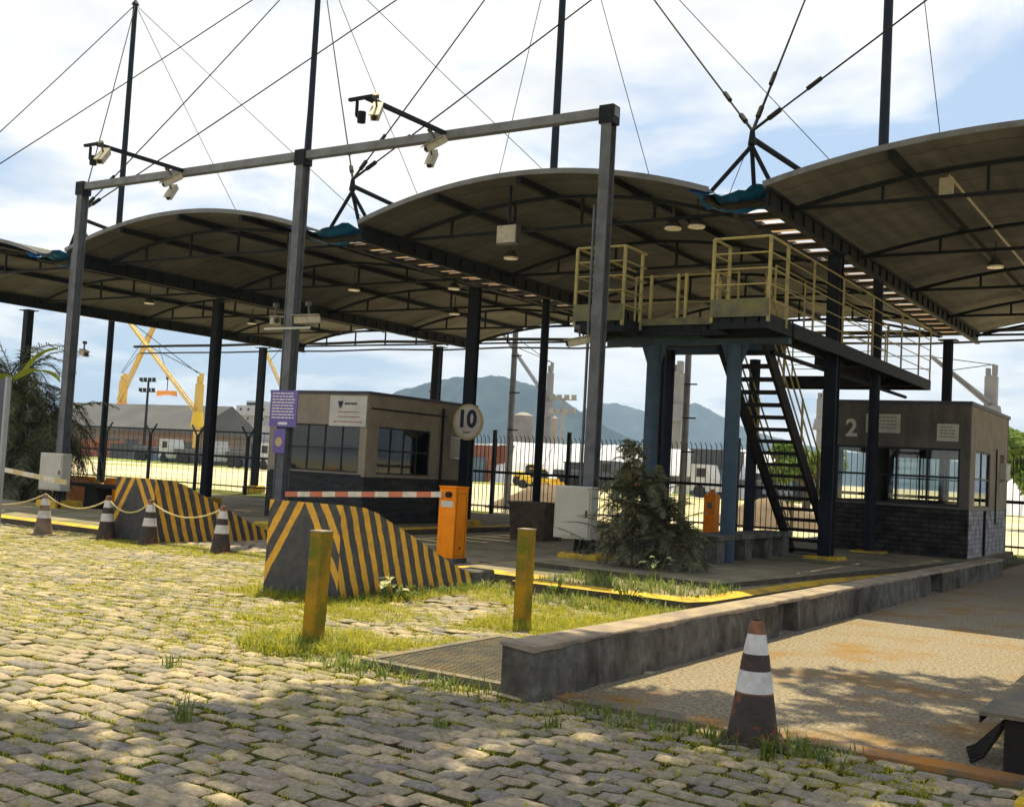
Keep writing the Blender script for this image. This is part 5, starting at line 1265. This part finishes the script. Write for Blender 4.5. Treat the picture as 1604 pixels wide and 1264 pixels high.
blades('weeds', wp, [R.uniform(.05, .17) for _ in wp], .012, 'weed', 'stuff', None, None, 5, .04, 1.1)
# patch of litter
lp_ = [(R.uniform(-10, -1), R.uniform(2.4, 9), .004) for _ in range(160)]
V = []; Fq = []
for (x, y, z) in lp_:
    if y > 6.8 and x > -4.3 and x > -1.3: continue
    a = R.uniform(0, 6.28); s = R.uniform(.012, .032); k = len(V)
    for q, e in ((0, 1), (1.57, .5), (3.14, 1), (4.71, .5)): V.append((x + s * e * math.cos(a + q), y + s * e * math.sin(a + q), z + .006 + R.uniform(0, .01)))
    Fq.append((k, k + 1, k + 2, k + 3))
tag(npmesh('fallen_leaves', V, Fq, 'dry_leaf'), kind='stuff')
def tuft(u, v, h, n, lab, matn='weed', z=0):
    t = thing('weed_tuft', lab, 'weed', (u, v, z), 'weeds growing in the cobbles')
    blades('leaves', [(u, v, z - .01)] * n, h, .010, matn, None, per=3, spread=.03, bend=.9, parent=t)
tuft(-5.15, 4.62, .2, 14, 'tall thin weed tuft alone on the cobbles at lower left')
tuft(-6.55, 5.7, .12, 10, 'small weed tuft left of the tall one in the sunlit cobbles'); tuft(-2.25, 6.45, .12, 22, 'green weed tuft at the foot of the foreground cone')
tuft(-3.5, 6.1, .1, 12, 'low weed tuft on the cobbles left of the foreground cone'); tuft(-4.0, 5.6, .08, 12, 'low weed tuft on shaded cobbles below the end of the wall')
def leafy(u, v, n, s, lab, matn, z=0, h=.3):
    t = thing('leafy_weed', lab, 'weed', (u, v, z), 'broad leaved weeds'); V = []; Fq = []; b = MB()
    for i in range(n):
        a = R.uniform(0, 6.28); hh = h * R.uniform(.4, 1); r = R.uniform(.03, .16); c = Vector((u + r * math.cos(a), v + r * math.sin(a), z + hh)); b.tube((u, v, z), c, .004, n=4)
        d = Vector((math.cos(a), math.sin(a), R.uniform(-.5, .2))).normalized(); sd = d.cross(Vector((0, 0, 1))).normalized(); L_ = s * R.uniform(.7, 1.2)
        k = len(V)
        for f, w_ in ((0, .1), (.35, .42), (.7, .3)): V.append(c + d * L_ * f - sd * L_ * w_ + Vector((0, 0, .02))); V.append(c + d * L_ * f); V.append(c + d * L_ * f + sd * L_ * w_ + Vector((0, 0, .02)))
        V.append(c + d * L_ + Vector((0, 0, -.02))); 
        for q in (0, 3): Fq += [(k + q, k + q + 3, k + q + 4, k + q + 1), (k + q + 1, k + q + 4, k + q + 5, k + q + 2)]
        Fq += [(k + 6, k + 9, k + 9, k + 7), (k + 7, k + 9, k + 9, k + 8)]
    V = [tuple(p) for p in V]; b2 = MB(); b2.add(V, [tuple(dict.fromkeys(f)) for f in Fq]); b2.build('leaves', matn, t); b.build('stems', 'weed', t)
leafy(-8.0, 10.05, 7, .13, 'pale leaved weed growing against the side of the nearest crash ramp', 'pale_leaf', 0, .3)
leafy(-7.85, 10.2, 16, .07, 'green weed below the pale leaves at the nearest crash ramp', 'weed', 0, .2)
leafy(-6.55, 14.0, 6, .09, 'small white flowered plant on the kerb in front of the dark bush', 'pale_leaf', .18, .3)
leafy(-6.1, 12.25, 18, .07, 'leafy weed in front of the yellow kerb', 'weed', 0, .3); leafy(-7.1, 12.3, 14, .07, 'leafy weed by the kerb left of the other one', 'weed', 0, .25)
def fronds(specs, leaf, lw, seed, nl=26):
    rr = np.random.RandomState(seed); V = []; Fq = []; stems = []
    for (base, az, el, Ln, droop) in specs:
        p = Vector(base); d = Vector((math.cos(az) * math.cos(el), math.sin(az) * math.cos(el), math.sin(el))); ds = Ln / nl; line = [tuple(p)]
        for i in range(nl):
            d = (d + Vector((0, 0, -droop * ds / Ln * 2))).normalized(); p = p + d * ds; line.append(tuple(p))
            f = (i + 1) / nl
            if f < .12: continue
            sd = d.cross(Vector((0, 0, 1))); sd = sd.normalized() if sd.length > .01 else Vector((1, 0, 0)); un = sd.cross(d).normalized()
            l_ = leaf * math.sin(math.pi * min(1, .15 + f * .85)) ** .6 * rr.uniform(.75, 1.15)
            for s in (-1, 1):
                q = (sd * s + d * .9 + un * rr.uniform(-.25, .35)).normalized(); tip = p + q * l_ + Vector((0, 0, -.25 * l_)); w_ = d * lw * rr.uniform(.7, 1.3); mid = p + q * l_ * .5
                k = len(V); V += [tuple(p - w_ * .4), tuple(p + w_ * .4), tuple(mid + w_ * .5), tuple(mid - w_ * .5), tuple(tip + w_ * .08), tuple(tip - w_ * .08)]; Fq += [(k, k + 1, k + 2, k + 3), (k + 3, k + 2, k + 4, k + 5)]
        stems.append(line)
    return V, Fq, stems
def palm_left():
    t = thing('palm', 'big dark shaggy palm clump at the left edge with one bright green leaf', 'palm', (-26.3, 17.6, 0)); rr = random.Random(5)
    sp_ = []
    for (cx, cy, cz, n, Lm) in ((-27.0, 17.6, 3.0, 60, 2.7), (-26.2, 18.2, 2.0, 55, 2.2), (-27.3, 17.2, 1.5, 60, 2.1), (-25.9, 17.5, .9, 50, 1.7), (-27.3, 17.5, .4, 40, 1.6)):
        for i in range(n): sp_.append(((cx + rr.uniform(-.15, .15), cy + rr.uniform(-.15, .15), cz + rr.uniform(-.3, .3)), rr.uniform(0, 6.28), rr.uniform(-.2, 1.35), Lm * rr.uniform(.7, 1.1), rr.uniform(.9, 2.0)))
    V, Fq, st = fronds(sp_, .42, .032, 3, 34)
    npmesh('fronds', V, Fq, 'palm_leaf', parent=t)
    b = MB()
    for l_ in st: b.path(l_[::5], .012, 4)
    b.build('frond_stems', 'palm_leaf', t)
    b = MB(); b.tube((-27.0, 17.6, 0), (-27.0, 17.6, 3.0), .24, .17, 10); b.tube((-26.2, 18.2, 0), (-26.2, 18.2, 2.0), .2, .15, 10); b.tube((-27.3, 17.2, 0), (-27.3, 17.2, 1.5), .18, .15, 10); b.build('trunk', 'trunk', t)
    b = MB()
    for (az, L_, w_, base, el) in ((.1, 1.7, .2, (-25.4, 16.6, 3.05), .55), (2.9, 1.6, .24, (-25.3, 16.6, 3.1), .3), (.5, 1.2, .14, (-25.3, 16.7, 3.15), 1.1)):
        p = Vector(base); d = Vector((math.cos(az) * math.cos(el), math.sin(az) * math.cos(el), math.sin(el))); vs = []; n = 10
        for i in range(n + 1):
            f = i / n; sd = d.cross(Vector((0, 0, 1))).normalized(); w2 = w_ * math.sin(math.pi * (.08 + .92 * f)) ** .7
            vs += [tuple(p - sd * w2 + Vector((0, 0, .05))), tuple(p), tuple(p + sd * w2 + Vector((0, 0, .05)))]; p = p + d * (L_ / n); d = (d + Vector((0, 0, -.13))).normalized()
        b.add(vs, [(i * 3 + q, i * 3 + q + 1, i * 3 + q + 4, i * 3 + q + 3) for i in range(n) for q in (0, 1)])
    b.build('broad_leaf', 'bright_leaf', t)
palm_left()
def bush():
    t = thing('conifer_bush', 'dark feathery bush with a pointed tip beside the white cabinet', 'bush', (-7.35, 14.95, .2)); rr = random.Random(9); sp_ = []
    for (du, dv, H_, n) in ((-.1, 0, 1.75, 150), (.2, .1, 1.3, 95), (-.34, .1, 1.15, 50), (.42, .2, .95, 85), (.65, .25, .6, 60)):
        for i in range(n):
            f = rr.random() ** .8; z = .25 + H_ * f; L_ = (.52 * (1 - f) + .24) * rr.uniform(.7, 1.2)
            sp_.append(((-7.35 + du + rr.uniform(-.05, .05), 14.95 + dv + rr.uniform(-.05, .05), z), rr.uniform(0, 6.28), rr.uniform(.1, 1.0) + .4 * f, L_ * rr.choice((.7, 1, 1.45)), rr.uniform(.2, 1.5)))
    V, Fq, st = fronds(sp_, .13, .013, 6, 28)
    npmesh('foliage', V, Fq, 'bush_leaf', parent=t)
    b = MB()
    for l_ in st: b.path(l_[::5], .006, 4)
    for (du, dv, H_) in ((-.1, 0, 1.9), (.2, .1, 1.3), (-.32, .1, 1.2), (.42, .2, .95), (.65, .25, .6)): b.tube((-7.35 + du * .4, 14.95 + dv * .4, .15), (-7.35 + du, 14.95 + dv, .2 + H_), .03, .008, 6)
    b.build('branches', 'trunk', t)
bush()
def leafcloud(t, centers, n, s, matn, nm='crown', seed=1):
    rr = np.random.RandomState(seed); cs = np.array([c[:3] for c in centers]); rs = np.array([c[3] for c in centers]); wts = rs ** 2; wts = wts / wts.sum()
    idx = rr.choice(len(cs), n, p=wts); d = rr.normal(0, 1, (n, 3)); d /= np.linalg.norm(d, axis=1)[:, None]; r = rs[idx] * rr.uniform(.3, 1, n) ** .5
    P = cs[idx] + d * r[:, None] * np.array([1, 1, .75])
    a = rr.normal(0, 1, (n, 3)); a /= np.linalg.norm(a, axis=1)[:, None]; b_ = np.cross(a, rr.normal(0, 1, (n, 3))); b_ /= np.linalg.norm(b_, axis=1)[:, None]
    ss = s * rr.uniform(.6, 1.3, n)[:, None]; V = np.stack([P - a * ss, P + b_ * ss * .45, P + a * ss, P - b_ * ss * .45], 1).reshape(-1, 3)
    return npmesh(nm, V, (np.arange(n) * 4)[:, None] + np.array([[0, 1, 2, 3]]), matn, parent=t)
def far_tree(px, v, h, w_, lab, seed):
    p = at(px, 700, v); t = thing('broadleaf_tree', lab, 'tree', (p.x, v, 0), 'trees beyond the fence'); rr = random.Random(seed); C_ = [(p.x + rr.uniform(-w_, w_), v + rr.uniform(-w_, w_), h * rr.uniform(.5, .95), w_ * rr.uniform(.3, .5)) for _ in range(12)]
    leafcloud(t, C_, 5000, .28, 'far_leaf', seed=seed)
    b = MB(); b.tube((p.x, v, 0), (p.x, v, h * .6), .25, .12, 8)
    for c in C_[:6]: b.tube((p.x, v, h * .4), c[:3], .1, .04, 6)
    b.build('trunk', 'trunk', t)
far_tree(1618, 60, 4.4, 2.0, 'green tree beyond the fence at the right edge', 3); far_tree(1266, 62, 3.6, 1.5, 'green tree beyond the fence seen through the stair railing', 4)
# big spreading tree standing just outside the frame on the right; it shades the foreground
def shade_tree():
    t = thing('shade_tree', 'wide spreading shade tree by the road, just outside the picture on the right', 'tree', (1.8, 4.2, 0)); rr = random.Random(21)
    def inside(x, y):  # ground footprint of the shade
        pts = [(-14, 1.2), (-8, 2.6), (-6.6, 3.8), (-5.9, 4.4), (-5.3, 5.5), (-4.6, 6.3), (-3.9, 7.1), (-2.9, 8.0), (-2.0, 8.4), (0, 8.8), (3, 9.0)]
        for (a, b_), (c, d) in zip(pts[:-1], pts[1:]):
            if a <= x <= c: return y < b_ + (d - b_) * (x - a) / (c - a)
        return False
    C_ = []
    while len(C_) < 330:
        x = rr.uniform(-9.5, 3); y = rr.uniform(-2.5, 9)
        r = rr.uniform(.35, .75)
        if not inside(x, y + r * .8): continue
        # openings that let dapples of sun through
        g = math.sin(x * 1.9 + 1.2 * math.sin(y * 1.4)) * math.sin(y * 2.3 + x * .7)
        if g > .62 or (x < -5.6 and y > 1.5 and g > .1): continue
        z = rr.uniform(8.9, 11.6)
        C_.append((x - .27 * z, y + .47 * z, z, r))
    # low outer boughs that throw the two patches on the road
    for (x, y, r) in ((-2.7, 9.3, .42), (-2.1, 9.55, .5), (-1.5, 9.8, .5), (-.9, 9.9, .5), (-.3, 9.9, .6), (-3.0, 9.0, .25), (-2.0, 9.0, .45), (-1.4, 9.2, .5), (-.8, 9.3, .5), (-2.5, 8.6, .5), (-1.8, 8.5, .5)): z = 9.6; y -= .1; C_.append((x - .27 * z, y + .47 * z, z, r))
    leafcloud(t, C_, 56000, .13, 'tree_leaf', seed=2)
    b = MB(); b.tube((1.8, 4.2, 0), (1.6, 4.4, 3.5), .45, .34, 14); hub = Vector((1.6, 4.4, 3.4))
    mains = []
    for (x, y, z) in ((-4.5, 6.5, 9.5), (-2.5, 10.5, 9.6), (-7.0, 8.5, 10.2), (-1.0, 3.5, 9.5), (1.5, 8.5, 9.2), (-4.5, 3.0, 9.8), (-8.5, 4.5, 10.2)):
        q = Vector((x, y, z)); mid = hub.lerp(q, .45) + Vector((0.3, 0, 1.7)); b.tube(hub, mid, .22, .14, 8); b.tube(mid, q, .14, .05, 8); mains += [mid.lerp(q, k) for k in (.2, .6, 1)]
    for c in C_[::3]:
        c3 = Vector(c[:3]); m_ = min(mains, key=lambda q: (q - c3).length); b.tube(m_, c3, .035, .012, 5)
    b.build('trunk', 'trunk', t)
shade_tree()
# ------------------------------------------------------------------ haze
mt = bpy.data.materials.new('haze'); mt.use_nodes = True; n = mt.node_tree.nodes; n.clear()
pv_ = n.new('ShaderNodeVolumePrincipled'); pv_.inputs['Color'].default_value = (.46, .66, 1.0, 1); pv_.inputs['Density'].default_value = .00023; pv_.inputs['Anisotropy'].default_value = .2
oo = n.new('ShaderNodeOutputMaterial'); mt.node_tree.links.new(pv_.outputs[0], oo.inputs['Volume']); M['haze'] = mt
HZB = MB().box(-3995, 2990, -290, 3600, -3, 300)
tag(HZB.build('haze', 'haze'), kind='stuff')
